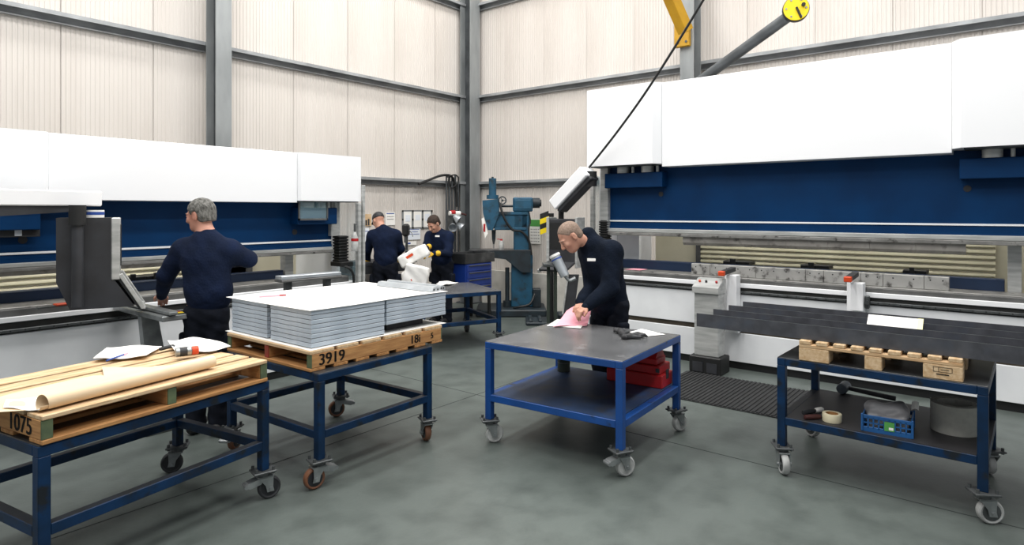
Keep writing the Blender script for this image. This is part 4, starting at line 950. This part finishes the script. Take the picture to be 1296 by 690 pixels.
b0 = camthing('oil_bottle', 'grey oil bottle with red cap on the drill table', 'bottle', 634.5, 10.35, Zz(315.5)); 
MB().lathe([(0, 0), (.038, 0), (.04, .004), (.04, .13), (.03, .15), (0, .15)], None, 18).build('bottle_body', 'tyre_white', b0); MB().lathe([(0, .15), (.02, .15), (.02, .175), (.0, .178)], None, 14).build('bottle_cap', 'red', b0); MB().beam((0, 0, .17), (-.07, 0, .176), .014, .012).build('nozzle', 'red', b0)

# blue tool chest on castors
cz = cw(*( (590-CX)/F*9.9, 9.9))
t = thing('tool_chest', 'blue tool chest with four long drawers near the drill', 'tool chest', (7.25, 6.68, 0), 0)
bx('chest_body', 'chest_blue', t, -.30, .30, -.2, .24, .44, .90, .008)
for i in range(4):
    z0 = .455+i*.109; d_ = bx('drawer', 'chest_blue', t, -.28, .28, -.215, -.2, z0, z0+.102, .005); bx('drawer_pull', 'zinc_dark', d_, -.24, .24, -.23, -.215, z0+.076, z0+.092, .004)
bx('stand_frame', 'black', t, -.30, .30, -.2, .24, .40, .44, .004)
for x in (-.27, .27):
    for y in (-.17, .21): bx('stand_leg', 'black', t, x-.02, x+.02, y-.02, y+.02, 0, .40, .003)
t = thing('steel_tray', 'dark sheet steel tray sitting on top of the blue chest', 'tray', (7.27, 6.69, .901), .0)
bx('tray_floor', 'cart_top', t, -.34, .34, -.22, .22, 0, .008)
for q in ((-.34, -.33, -.22, .22), (.33, .34, -.22, .22), (-.33, .33, -.22, -.21), (-.33, .33, .21, .22)): bx('tray_side', 'cart_top', t, *q, .008, .15, .002)
# workbench along the left wall
t = thing('workbench', 'dark steel workbench where the two far workers stand', 'workbench', (6.10, 7.81, 0))
bx('bench_top', 'charcoal', t, -.75, .82, -.30, .28, .88, .93, .006)
for x in (-.72, .72):
    for y in (-.26, .22): bx('leg', 'cart_top', t, x, x+.06, y, y+.05, 0, .88, .003)
bx('bench_shelf', 'cart_top', t, -.72, .78, -.26, .26, .28, .31, .004); bx('bench_apron', 'charcoal', t, -.70, .77, -.29, -.27, .76, .88, .003)
dz = at_z(514, 320, 10.2)
t = camthing('bench_drill', 'small black bench drill standing on the dark workbench', 'drill', 514, 10.15, .931); X, Zz = pxf(514, 10.15, .931)
bx('drill_base', 'black', t, -.07, .09, -.10, .10, 0, .03, .006); MB().cyl((0, .05, .03), (0, .05, .55), .022, n=12).build('drill_post', 'zinc_dark', t)
MB().box(-.05, .05, -.12, .09, .36, .56, .03).build('drill_body', 'black', t); MB().cyl((0, -.07, .26), (0, -.07, .36), .022, n=12).build('drill_chuck', 'zinc_dark', t); bx('drill_table', 'zinc_dark', t, -.06, .06, -.12, .04, .12, .135, .003); MB().path([(.05, -.03, .45), (.10, -.06, .42), (.12, -.09, .36)], .008, 8, 3).build('feed_lever', 'zinc', t)
# white sacks
nzs = lambda p: .007*np.sin(p[:, 0]*17+p[:, 2]*9)*np.sin(p[:, 2]*14+1)+.003*np.sin(p[:, 0]*40+p[:, 2]*33)
Rm = lambda a: np.array([[math.cos(a), 0, -math.sin(a)], [0, 1, 0], [math.sin(a), 0, math.cos(a)]])
t = camthing('white_sack', 'white woven sack with orange print lying on the upright sack', 'sack', 524, 8.80, .955); X, Zz = pxf(524, 8.80, .955)
blob('sack_body', [rb_((0, 0, .12), (.215, .10, .09), .03, Rm(math.radians(28)))], 'sack', t, .016, noise=nzs)
MB().beam((-.13, -.102, .07), (.0, -.104, .15), .004, .035).build('print_mark', 'orange', t)
hE = .702
t = camthing('white_sack', 'white folded sack standing upright on the far trolley', 'sack', 527, 8.62, hE+.002)
blob('sack_body', [rb_((0, 0, .125), (.165, .07, .125), .02, Rm(math.radians(-10))), rc((-.14, 0, .05), (-.17, 0, .12), .05, .04, .04)], 'sack', t, .012, noise=nzs)
MB().beam((-.12, -.072, .03), (-.05, -.074, .06), .004, .03).build('print_mark', 'orange', t)
sheet_thing('paper_sheet', 'paper', 'crumpled white sheet on the scuffed far trolley top', 'paper', [wp(552, 362, hE).xy, wp(568, 362, hE).xy, wp(580, 358.5, hE).xy, wp(556, 357.5, hE).xy], hE+.001, sag=.02, wav=.006)
# notices on the left wall
def wall_sheet(px0, py0, px1, py1, m, name, label, cat, marks=(), y=WY-.012, clip=False):
    a, b = on_y(px0, py0, y), on_y(px1, py1, y); t = thing(name, label, cat, ((a[0]+b[0])/2, y, min(a[2], b[2]))); w2 = abs(b[0]-a[0])/2; h2 = abs(a[2]-b[2])
    bx('sheet', m, t, -w2, w2, 0, .008, 0, h2)
    for i_, (u0, v0, u1, v1, mm) in enumerate(marks): bx('print_block', mm, t, -w2+2*w2*u0, -w2+2*w2*u1, -.002-.0008*i_, 0, h2*(1-v1), h2*(1-v0))
    return t
wall_sheet(509, 266, 547, 289, 'column', 'notice_board', 'grey notice board holding three white sheets above workbench', 'board',
           [(.05, .08, .30, .92, 'paper'), (.37, .08, .63, .92, 'paper'), (.70, .08, .95, .92, 'paper'), (.10, .25, .26, .6, 'paper_blue'), (.42, .25, .58, .55, 'paper_blue'), (.74, .2, .9, .6, 'paper_blue')]+[(u, v, u+.035, v+.1, 'ink') for u in (0, .325, .65, .965) for v in (0, .45, .9)])
wall_sheet(516, 289, 532, 303, 'paper_blue', 'notice_sheet', 'pale blue printed notice below the grey notice board', 'notice', [(.1, .1, .9, .14, 'ink_blue'), (.1, .3, .8, .34, 'ink_blue'), (.1, .5, .9, .54, 'ink_blue')])
wall_sheet(512, 306, 527, 310, 'paper', 'notice_strip', 'narrow white notice strip just above the workbench', 'notice', [(.1, .3, .5, .7, 'ink_blue')])
wall_sheet(460, 271, 470, 286, 'wood_pale', 'picture_sheet', 'brownish picture print beside the glass guard of smaller machine', 'picture', [(.25, .5, .45, .95, 'charcoal'), (.55, .4, .75, .95, 'charcoal')])
wall_sheet(459, 289, 467, 306, 'paper_blue', 'notice_sheet', 'white printed notice under the brownish picture print', 'notice', [(.1, .2, .9, .25, 'ink_blue')])
wall_sheet(488, 269, 500, 285, 'paper', 'notice_sheet', 'cream notice sheet between capped worker and notice board', 'notice', [(.1, .05, .9, .12, 'ink_blue'), (.15, .3, .85, .33, 'ledge'), (.15, .5, .85, .53, 'ledge')])
# calendar on the right wall
a, b = on_x(668, 277, WX-.02), on_x(684, 309, WX-.02)
t = thing('wall_calendar', 'wall calendar with green header behind the radial drill', 'calendar', (WX-.02, (a[1]+b[1])/2, b[2])); w2 = (a[1]-b[1])/2; h2 = a[2]-b[2]
bx('calendar_page', 'paper', t, 0, .01, -w2, w2, 0, h2); bx('calendar_header', 'green_paper', t, -.003, 0, -w2*.95, w2*.95, h2*.7, h2*.97)
dgm = MB()
for i in range(6):
    for j in range(5): dgm.box(-.002, 0, -w2*.8+i*w2*.3, -w2*.8+i*w2*.3+w2*.12, h2*(.08+j*.12), h2*(.08+j*.12)+h2*.04)
dgm.build('date_grid', 'ledge', t)['kind'] = 'stuff'
# conduit pipes and cables by the corner
for i, px in enumerate((563.5, 567, 570.5, 574.5, 578.5)):
    q = on_y(px, 300, WY-.12); o = MB().cyl((0, 0, .95-.12*i), (0, 0, 2.33+.03*(i % 2)), .016+.006*(i % 2), n=10).build('conduit_pipe', 'column_dark', None, 30, (q[0], WY-.15, 0)); tag(o, 'vertical grey conduit pipe on the wall beside corner column', 'pipe', 'conduit pipes by the corner column')
    o = None
q = [on_y(a_, b_, WY-.19) for a_, b_ in ((530, 233), (545, 227), (560, 222), (572, 224), (577, 240), (578, 262))]
tag(MB().path(q, .022, 8, 5).build('cable_bundle', 'black'), 'thick black cable bundle arching over the lower girt', 'cable')
q = [on_y(a_, b_, WY-.22) for a_, b_ in ((566, 224), (577, 221.5), (580, 230), (571, 238), (568, 226))]
tag(MB().path(q, .012, 8, 5).build('cable_loop', 'black'), 'thin black cable loop hooked over the lower girt', 'cable')
q0 = on_y(574, 280, WY-.3); t = thing('wall_lamp', 'chrome double spot lamp on an arm beside conduit pipes', 'lamp', (q0[0], WY-.3, q0[2]))
bx('lamp_bracket', 'zinc_dark', t, -.03, .03, 0, .17, -.5, .2, .005)
for dx, dz_ in ((-.07, -.09), (.10, -.08), (.02, .06)):
    MB().lathe([(0, .06), (.03, .06), (.05, .02), (.08, -.06), (.074, -.06), (.045, .015), (0, .04)], Matrix.Translation((dx, -.05, dz_)) @ Matrix.Rotation(.9 if dx < 0 else -.6, 4, 'Y') @ Matrix.Rotation(-.7, 4, 'X'), 18).build('lamp_shade', 'alu', t)
    MB().cyl((0, .02, -.05), (dx, -.03, dz_+.03), .008, n=8).build('lamp_arm', 'zinc_dark', t)
q0 = on_y(577, 270, WY-.33); t = thing('air_gun', 'red and white air tool hung above the chrome lamp', 'air tool', (q0[0], WY-.33, q0[2]), -.4)
MB().cyl((-.13, 0, 0), (.08, 0, 0), .04, n=14).build('tool_body', 'paper', t); MB().cyl((-.10, 0, .01), (-.02, 0, .01), .045, n=14).build('red_collar', 'red', t); MB().cyl((.08, 0, 0), (.2, 0, -.03), .018, n=10).build('tool_barrel', 'darkred', t); bx('tool_hanger', 'zinc_dark', t, -.01, .01, 0, .19, -.06, -.03)
q = [on_y(a_, b_, WY-.32) for a_, b_ in ((573, 291), (572, 303), (566, 322), (562, 335), (561, 350))]
tag(MB().path(q, .012, 8, 5).build('air_hose', 'yellow'), 'yellow air hose hanging from the chrome lamp bracket', 'hose')
# stand with round lamp near the large press brake
t = camthing('lamp_stand', 'dark green twin post stand with white round lamp head', 'stand', 699, 7.5); X, Zz = pxf(699, 7.5)
bx('stand_base', 'machine_dark', t, X(688), X(712), -.15, .15, 0, .04, .01); 
for px in (694, 703): bx('post', 'green_post', t, X(px-2), X(px+2), -.03, .03, .04, Zz(337), .006)
bx('stand_top', 'zinc_dark', t, X(687), X(709), -.12, .12, Zz(337), Zz(333), .004); bx('foot_block', 'green_post', t, X(688), X(708), -.12, .12, .06, .16, .01)
fp = camthing('floor_plate', 'dark steel floor plate with ribs beside the radial drill', 'plate', 690, 9.6)
bx('plate_body', 'machine_dark', fp, -.3, .3, -.28, .25, 0, .05, .015)
for i in range(4): bx('plate_rib', 'machine_dark', fp, -.25+i*.14, -.2+i*.14, -.26, .23, .05, .075, .006)
c0, c1 = Vector((X(702), -.1, Zz(324))), Vector((X(714), -.14, Zz(348)))
MB().cyl(c0, c1, .062, .055, n=20).build('lamp_tube', 'alu', t); MB().cyl(c0+(c1-c0)*.1, c0+(c1-c0)*.16, .064, n=20).build('lamp_rim', 'ink_blue', t); MB().cyl(c0-(c1-c0)*.1, c0, .066, n=20).build('lamp_collar', 'paper', t); MB().cyl(c0-(c1-c0)*.12, c0-(c1-c0)*.1, .06, n=20).build('lamp_lens', 'alu', t)
MB().path([c1, c1+Vector((.05, 0, -.05)), c1+Vector((.12, 0, -.02))], .02, 8, 4).build('lamp_arm', 'zinc', t)
t = camthing('leaning_board', 'dark board with pale edge leaning behind the bending worker', 'board', 723, 8.6); X, Zz = pxf(723, 8.6)
MB().add([(X(712), -.05, .30), (X(726), -.05, .30), (X(734), .1, .82), (X(720), .1, .82), (X(712), .0, .30), (X(726), .0, .30), (X(734), .15, .82), (X(720), .15, .82)], [(0, 1, 2, 3), (7, 6, 5, 4), (0, 4, 5, 1), (1, 5, 6, 2), (2, 6, 7, 3), (3, 7, 4, 0)]).build('board_panel', 'charcoal', t, 0)
MB().beam((X(712), -.05, .30), (X(720), .1, .82), .02, .02).build('board_edge', 'tyre_white', t); bx('board_foot', 'machine_dark', t, X(706), X(736), -.1, .2, 0, .30, .01)
t = camthing('hook_block', 'yellow and black striped hook block near the pendant', 'hook block', 688.5, 8.35); X, Zz = pxf(688.5, 8.35)
for i in range(4): MB().prism([(X(683.5), Zz(297-i*6.5)), (X(694), Zz(293-i*6.5)), (X(694), Zz(286.5-i*6.5)), (X(683.5), Zz(290.5-i*6.5))], -.06, .06, 'y').build('stripe_band', ('yellow_bright', 'black')[i % 2], t, 0)
bx('hanger_bar', 'black', t, X(689), X(701), .0, .04, Zz(274), Zz(270)); MB().cyl((X(698), .02, 0), (X(698), .02, Zz(272)), .03, n=12).build('hanger_post', 'black', t); bx('post_base', 'machine_dark', t, X(690), X(706), -.1, .14, 0, .02)
# spray bottle on the guard of the smaller press brake
q = at_z(449, 318, 6.85); t = thing('spray_bottle', 'white spray bottle with red band hanging on glass guard', 'bottle', q)
MB().lathe([(0, 0), (.035, 0), (.038, .01), (.038, .14), (.02, .19), (.014, .21), (0, .21)], None, 18).build('bottle_body', 'tyre_white', t); MB().lathe([(.0385, .11), (.0395, .11), (.0395, .14), (.0385, .14)], None, 18, True).build('red_band', 'red', t); MB().cyl((0, 0, .21), (0, 0, .30), .012, n=10).build('bottle_neck', 'zinc_dark', t); MB().path([(0, 0, .28), (.04, .02, .30), (.10, .10, .29)], .008, 8, 3).build('hanger_hook', 'zinc_dark', t)
# ------------------------------------------------------------------ people (local: x = picture right, y = away, z up)
def V3(*a): return np.array(a, float)
def unit(v): v = np.array(v, float); return v/np.linalg.norm(v)
def head_prims(c, fwd, up, s=1.0):
    f = unit(fwd); u = np.array(up, float); u = unit(u-f*(u @ f)); l = np.cross(u, f); R = np.stack([f, l, u], 1)     # columns: forward, left, up
    P = lambda x, y, z: c+R @ (np.array([x, y, z])*s)
    E = lambda x, y, z, a, b, d, k=.02, sub=False: el(P(x, y, z), np.array([a, b, d])*s, R, k, sub)
    pr = [E(-.012, 0, .035, .098, .076, .088, .02), E(.03, 0, -.035, .062, .058, .085, .03), E(.055, 0, -.088, .030, .034, .026, .03),
          E(.080, 0, .022, .016, .052, .012, .015), E(.072, .034, -.022, .022, .022, .022, .02), E(.072, -.034, -.022, .022, .022, .022, .02),
          rc(P(.092, 0, .012), P(.114, 0, -.030), .009*s, .014*s, .010), E(.104, .010, -.036, .010, .008, .008, .006), E(.104, -.010, -.036, .010, .008, .008, .006),
          E(.100, .032, .006, .016, .017, .010, .010, True), E(.100, -.032, .006, .016, .017, .010, .010, True),
          E(.083, .032, .006, .013, .014, .011, .004), E(.083, -.032, .006, .013, .014, .011, .004),
          E(.086, 0, -.060, .012, .022, .006, .006), E(.083, 0, -.071, .012, .020, .006, .006), E(.099, 0, -.0655, .010, .022, .0025, .003, True)]
    for sd in (1, -1):
        pr += [E(-.008, sd*.078, -.005, .020, .008, .032, .006), E(-.003, sd*.086, -.003, .010, .005, .018, .006, True)]
    return pr, P, R
def hand_prims(w, fdir, nrm, curl=.5, side=1, s=1.0, spread=1.0):
    f = unit(fdir); n = np.array(nrm, float); n = unit(n-f*(n @ f)); sd = np.cross(f, n)*side; w = np.array(w, float)
    pr = [rc(w, w+f*.04*s, .024*s, .03*s, .02, n, 1.5)]
    for i, q in enumerate((-.030, -.010, .010, .029)):
        b = w+f*(.085-.004*abs(i-1))*s+sd*q*s*spread
        pr.append(rc(w+f*.02*s+sd*q*.6*s, b, .0145*s, .0115*s, .010))
        L1, L2 = ((.042, .030), (.046, .034), (.044, .032), (.034, .026))[3-i if side < 0 else i]
        d1 = f*math.cos(curl)-n*math.sin(curl); d2 = f*math.cos(curl*2)-n*math.sin(curl*2)
        m_ = b+d1*L1*s; pr += [rc(b, m_, .0105*s, .0095*s, .004), rc(m_, m_+d2*L2*s, .0095*s, .008*s, .004)]
    tb = w+f*.025*s-sd*.026*s; t1 = tb+(f*.62-sd*.6-n*.35)*.042*s; t2 = t1+(f*.85-sd*.15-n*.4)*.032*s
    return pr+[rc(tb, t1, .0145*s, .012*s, .008), rc(t1, t2, .0115*s, .0095*s, .004)]
def person(label, loc, J, mats, h=.006, hair='short', curl=.6, logo=None, gloves=None, wr=1.0, fat=0.0):
    t = thing('person', label, 'person', (loc[0], loc[1], 0), RZC)
    for k in J: J[k] = np.array(J[k], float) if not isinstance(J[k], (float, int)) else J[k]
    body, P, R = head_prims(J['head'], J['hf'], J['hu'], J.get('hs', 1.0))
    neck, pel, ch = J['neck'], J['pelvis'], J['chest']; lat = unit(J['lat']); spine = unit(neck-pel); bk = np.cross(lat, spine)
    body += [rc(neck-spine*.02, P(-.015, 0, -.04), .062, .056, .03), rc(pel, ch, .115, .125, .06, bk, 1.35), rc(ch, neck-spine*.06, .12, .085, .06, bk, 1.2)]
    for s in ('l', 'r'):
        sh, elb, wri = J[s+'sh'], J[s+'el'], J[s+'wr']
        body += [rc(sh, elb, .048, .04, .04), rc(elb, wri, .04, .027, .02)]
        if not gloves: body += hand_prims(wri, J[s+'hd'], J[s+'hn'], curl, 1 if s == 'l' else -1)
        hp, kn, an = J[s+'hip'], J[s+'kn'], J[s+'an']
        body += [rc(hp, kn, .085, .055, .05), rc(kn, an, .055, .04, .03)]
    body_o = blob('body', body, mats['skin'], t, h)
    if gloves:
        for s in ('l', 'r'): blob('glove', hand_prims(J[s+'wr'], J[s+'hd'], J[s+'hn'], curl, 1 if s == 'l' else -1, 1.15)+[rc(J[s+'wr']-unit(J[s+'hd'])*.05, J[s+'wr'], .042, .036, .02)], gloves, t, h)
    # upper garment
    ph = random.random()*6
    def nz(p):
        return wr*(.0032*np.sin(p[:, 2]*40+5*np.sin(p[:, 0]*6+ph)+5*p[:, 1])*np.clip((neck[2]-.12-p[:, 2])*3, .0, 1)+.005*np.sin(p[:, 0]*13+p[:, 2]*7+ph)*np.sin(p[:, 2]*11-p[:, 1]*12+ph)+.0012*np.sin(p[:, 0]*30+p[:, 2]*55+4*np.sin(p[:, 0]*9)))
    hem = J['hem']; g = [rc(hem, ch, J.get('wr_hem', .150), .172+fat, .06, bk, 1.32-fat*4), rc(ch, neck-spine*.075, .170+fat, .120+fat*.5, .07, bk, 1.22), rc(J['lsh'], J['rsh'], .070, .070, .08)]
    g += [rc(neck-spine*.05, neck+spine*(.03 if fat else 0), .078, .070 if fat else .066, .02)]
    for s in ('l', 'r'):
        sh, elb, wri = J[s+'sh'], J[s+'el'], J[s+'wr']; cf = elb+(wri-elb)*.93
        g += [rc(sh, elb, .083+fat*.5, .064+fat*.6, .06), rc(elb, cf, .064+fat*.6, .046+fat*.3, .03)]
    up = blob('sweater' if mats['top'] == 'sweater' else 'fleece_jacket', g, mats['top'], t, h*1.25, noise=nz)
    rib = [rc(hem-bk*0+spine*.01, hem-spine*.03, J.get('wr_hem', .150)-.008, J.get('wr_hem', .150)-.012, .01, bk, 1.32)]
    M_ = blob('hem_band', rib, mats['top'], up, h*1.5)
    for s in ('l', 'r'):
        elb, wri = J[s+'el'], J[s+'wr']; d = unit(wri-elb); c_ = elb+(wri-elb)*.93
        blob('cuff', [rc(c_, c_+d*.03, .042, .040, .01)], mats['top'], up, h)
    # trousers
    def nt(p): return .004*np.sin(p[:, 2]*30+4*np.sin(p[:, 0]*11+ph))*np.sin(p[:, 1]*17+p[:, 2]*9)+.002*np.sin(p[:, 2]*70+p[:, 0]*40)
    tr = [rc(pel+V3(0, 0, .08), pel-V3(0, 0, .02), .130, .142, .04, bk, 1.25)]
    for s in ('l', 'r'): tr += [rc(J[s+'hip']-V3(0, 0, .02), J[s+'kn'], .100, .078, .04), rc(J[s+'kn'], J[s+'an']+V3(0, 0, -.02), .080, .072, .03)]
    tro = blob('trousers', tr, mats['low'], t, h*1.4, noise=nt)
    for s in ('l', 'r'):
        an = J[s+'an']; fd = unit(J['ff']); an0 = V3(an[0], an[1], .05)
        blob('boot', [rc(an0-fd*.05, an0+fd*.13, .048, .042, .03), rc(an0+V3(0, 0, .0), an0+V3(0, 0, .06), .05, .052, .02), pl((0, 0, .002), (0, 0, -1))], 'boot', t, .01)
    # side pockets
    for s, sg_ in (('l', 1), ('r', -1)):
        q = J[s+'hip']*.45+J[s+'kn']*.55+lat*sg_*.085
        blob('thigh_pocket', [rb_(q, (.05, .05, .075), .02, np.stack([lat, np.cross(V3(0, 0, 1), lat), V3(0, 0, 1)], 1))], mats['low'], tro, .012)
    # hair
    hs = J.get('hs', 1.0)
    E = lambda x, y, z, a, b, d, k=.015, sub=False: el(P(x, y, z), np.array([a, b, d])*hs, R, k, sub)
    if hair in ('short', 'grey', 'dark'):
        th_ = {'short': .0025, 'grey': .009, 'dark': .009}[hair]; hm = {'short': 'hair_short', 'grey': 'hair_grey', 'dark': 'hair_dark'}[hair]
        hr = [E(-.014, 0, .037, .098+th_, .076+th_, .088+th_), E(-.055, 0, -.02, .05+th_, .062+th_, .055+th_, .02)]
        fr_ = .045 if hair != 'short' else .03
        hr += [pl(P(fr_+.015, 0, .055), R @ np.array([.80, 0, -.60])), pl(P(-.03, 0, -.055), R @ np.array([-.1, 0, -1.0])), E(-.0, .085, -.005, .03, .03, .04, .008, True), E(-.0, -.085, -.005, .03, .03, .04, .008, True)]
        nh = lambda p: .002*np.sin(p[:, 0]*160+p[:, 2]*120)*np.sin(p[:, 1]*150+p[:, 2]*60)
        blob('hair', hr, hm, t, .006, noise=nh if hair != 'short' else None)
    if hair == 'cap':
        blob('cap', [E(-.012, 0, .045, .106, .086, .088), pl(P(0, 0, .03), R @ np.array([.15, 0, -1])), rc(P(.07, .0, .045), P(.135, 0, .03), .05*hs, .045*hs, .01, R @ np.array([0, 0, 1.0]), 6)], 'glove_k', t, .008)
    if hair in ('short', 'dark', 'grey'):
        for sd in (1, -1): blob('eyebrow', [rc(P(.094, sd*.016, .026), P(.088, sd*.048, .027), .0055, .004, .003)], {'grey': 'hair_grey', 'short': 'hair_short', 'dark': 'hair_dark'}[hair], t, .004)
        for sd in (1, -1): blob('eye', [E(.0905, sd*.032, .005, .007, .009, .0045, .002)], 'hub_dark', t, .003)
    if logo:
        o = MB().box(-.035, .035, -.003, .003, -.012, .012, .002).build('chest_logo', 'paper', t); x_ = unit(logo[1]); n_ = unit(logo[2]); o.matrix_local = frame(logo[0], x_, -n_) @ Matrix.Identity(4)
    return t
def px_loc(px, Z): return cw((px-CX)/F*Z, Z)
def mkQ(px0, Z): return lambda px, py, d=0.0: ((px-CX)/F*(Z+d)-(px0-CX)/F*Z, d, H-(py-HZ)/F*(Z+d))

# worker leaning on the smaller press brake (seen from behind, face turned to the left)
Zl = 4.86; k = Zl/F; Q = mkQ(262, Zl); X = lambda px: (px-262)*k; Zz = lambda py: H-(py-HZ)*k
person('grey haired worker in navy sweater seen from behind, leaning on small machine', px_loc(262, Zl), dict(
    head=Q(254, 273, .02), hf=(-.97, .20, -.12), hu=(-.1, 0, 1), hs=1.03, neck=Q(262, 296, .0), chest=Q(260, 326, .0), pelvis=Q(263, 388, -.02), hem=Q(264, 368, -.02), lat=(-1, .1, 0), wr_hem=.185,
    lsh=Q(233, 316, .03), lel=Q(211, 348, .05), lwr=Q(205, 373, .22), lhd=(-.3, .7, -.35), lhn=(0, .3, 1),
    rsh=Q(292, 318, .02), rel=Q(314, 328, .09), rwr=Q(290, 332, .33), rhd=(-.7, .7, -.1), rhn=(0, .3, 1),
    lhip=(X(251), -.02, .93), lkn=(X(250), .02, .50), lan=(X(249), -.02, .09), rhip=(X(274), -.02, .93), rkn=(X(276), .02, .50), ran=(X(279), -.04, .09), ff=(-.1, 1, 0)),
    dict(skin='skin_red', top='sweater', low='trousers'), hair='grey', curl=.5)

# worker bending over the bright trolley
Zr = 5.52; k = Zr/F; Q = mkQ(768, Zr); X = lambda px: (px-768)*k; Zz = lambda py: H-(py-HZ)*k
person('short haired worker in dark fleece bending over the steel topped trolley', px_loc(768, Zr), dict(
    head=Q(722, 300, -.10), hf=(-.70, -.22, -.62), hu=(-.62, -.1, .75), hs=1.04, neck=Q(746, 302, -.03), chest=Q(762, 332, .0), pelvis=Q(774, 385, .05), hem=Q(773, 384, .04), lat=(.35, -.93, 0), wr_hem=.178,
    lsh=Q(775, 318, -.16), lel=Q(773, 363, -.24), lwr=Q(743, 388, -.34), lhd=(-.8, -.35, -.42), lhn=(-.3, -.3, 1),
    rsh=Q(745, 318, .12), rel=Q(750, 362, .06), rwr=Q(735, 384, -.20), rhd=(-.3, -.8, -.3), rhn=(-.2, .1, 1),
    lhip=(X(781), -.04, .90), lkn=(X(781), -.0, .48), lan=(X(783), .04, .09), rhip=(X(764), .10, .90), rkn=(X(761), .12, .48), ran=(X(764), .16, .09), ff=(-.9, -.4, 0)),
    dict(skin='skin', top='fleece', low='trousers'), hair='short', curl=.75, fat=.018, logo=(Q(748.5, 329, -.215), (1, -.25, 0), (-.3, -1, .1)))

# far workers
Z1 = 9.35; k = Z1/F; Q = mkQ(486, Z1); X = lambda px: (px-486)*k; Zz = lambda py: H-(py-HZ)*k
person('capped worker in navy sweater seen from behind at the workbench', px_loc(486, Z1), dict(
    head=Q(479, 279.5, .08), hf=(-.55, .62, -.5), hu=(-.2, .3, 1), neck=Q(484, 289, .02), chest=Q(487, 303, .0), pelvis=Q(488, 334, -.02), hem=Q(488, 326, -.02), lat=(-1, .05, 0), wr_hem=.178,
    lsh=Q(472, 298.5, .03), lel=Q(465, 316, .12), lwr=Q(465, 331, .30), lhd=(-.1, .8, -.4), lhn=(0, .3, 1),
    rsh=Q(501, 298.5, .03), rel=Q(507, 315, .10), rwr=Q(500, 328, .32), rhd=(-.4, .8, -.4), rhn=(0, .3, 1),
    lhip=(X(480), -.02, .92), lkn=(X(479), .02, .50), lan=(X(478), -.02, .09), rhip=(X(496), -.02, .92), rkn=(X(497), .02, .50), ran=(X(499), -.02, .09), ff=(0, 1, 0)),
    dict(skin='skin', top='sweater', low='trousers'), h=.008, hair='cap', gloves='glove_y')
Z2 = 9.5; k = Z2/F; Q = mkQ(555, Z2); X = lambda px: (px-555)*k; Zz = lambda py: H-(py-HZ)*k
person('dark haired worker in navy sweater and yellow gloves facing the sacks', px_loc(555, Z2), dict(
    head=Q(549, 283.5, -.13), hf=(-.48, -.68, -.55), hu=(-.25, -.35, 1), neck=Q(554, 293, -.03), chest=Q(557, 306, .0), pelvis=Q(560, 337, .02), hem=Q(559, 328, .02), lat=(.80, -.60, 0), wr_hem=.168,
    lsh=Q(567, 300, -.10), lel=Q(567, 321, -.22), lwr=Q(550, 321, -.46), lhd=(-1, -.25, -.05), lhn=(-.2, -.2, 1),
    rsh=Q(545, 299, .08), rel=Q(539, 316, -.06), rwr=Q(540, 314, -.42), rhd=(-.5, -.7, -.3), rhn=(-.2, 0, 1),
    lhip=(X(566), -.0, .92), lkn=(X(566), -.02, .50), lan=(X(566), .02, .09), rhip=(X(553), .07, .92), rkn=(X(552), .05, .50), ran=(X(552), .09, .09), ff=(-.5, -.85, 0)),
    dict(skin='skin', top='sweater', low='trousers'), h=.008, hair='dark', gloves='glove_y', logo=(Q(553.5, 299, -.235), (1, -.3, 0), (-.3, -1, 0)))
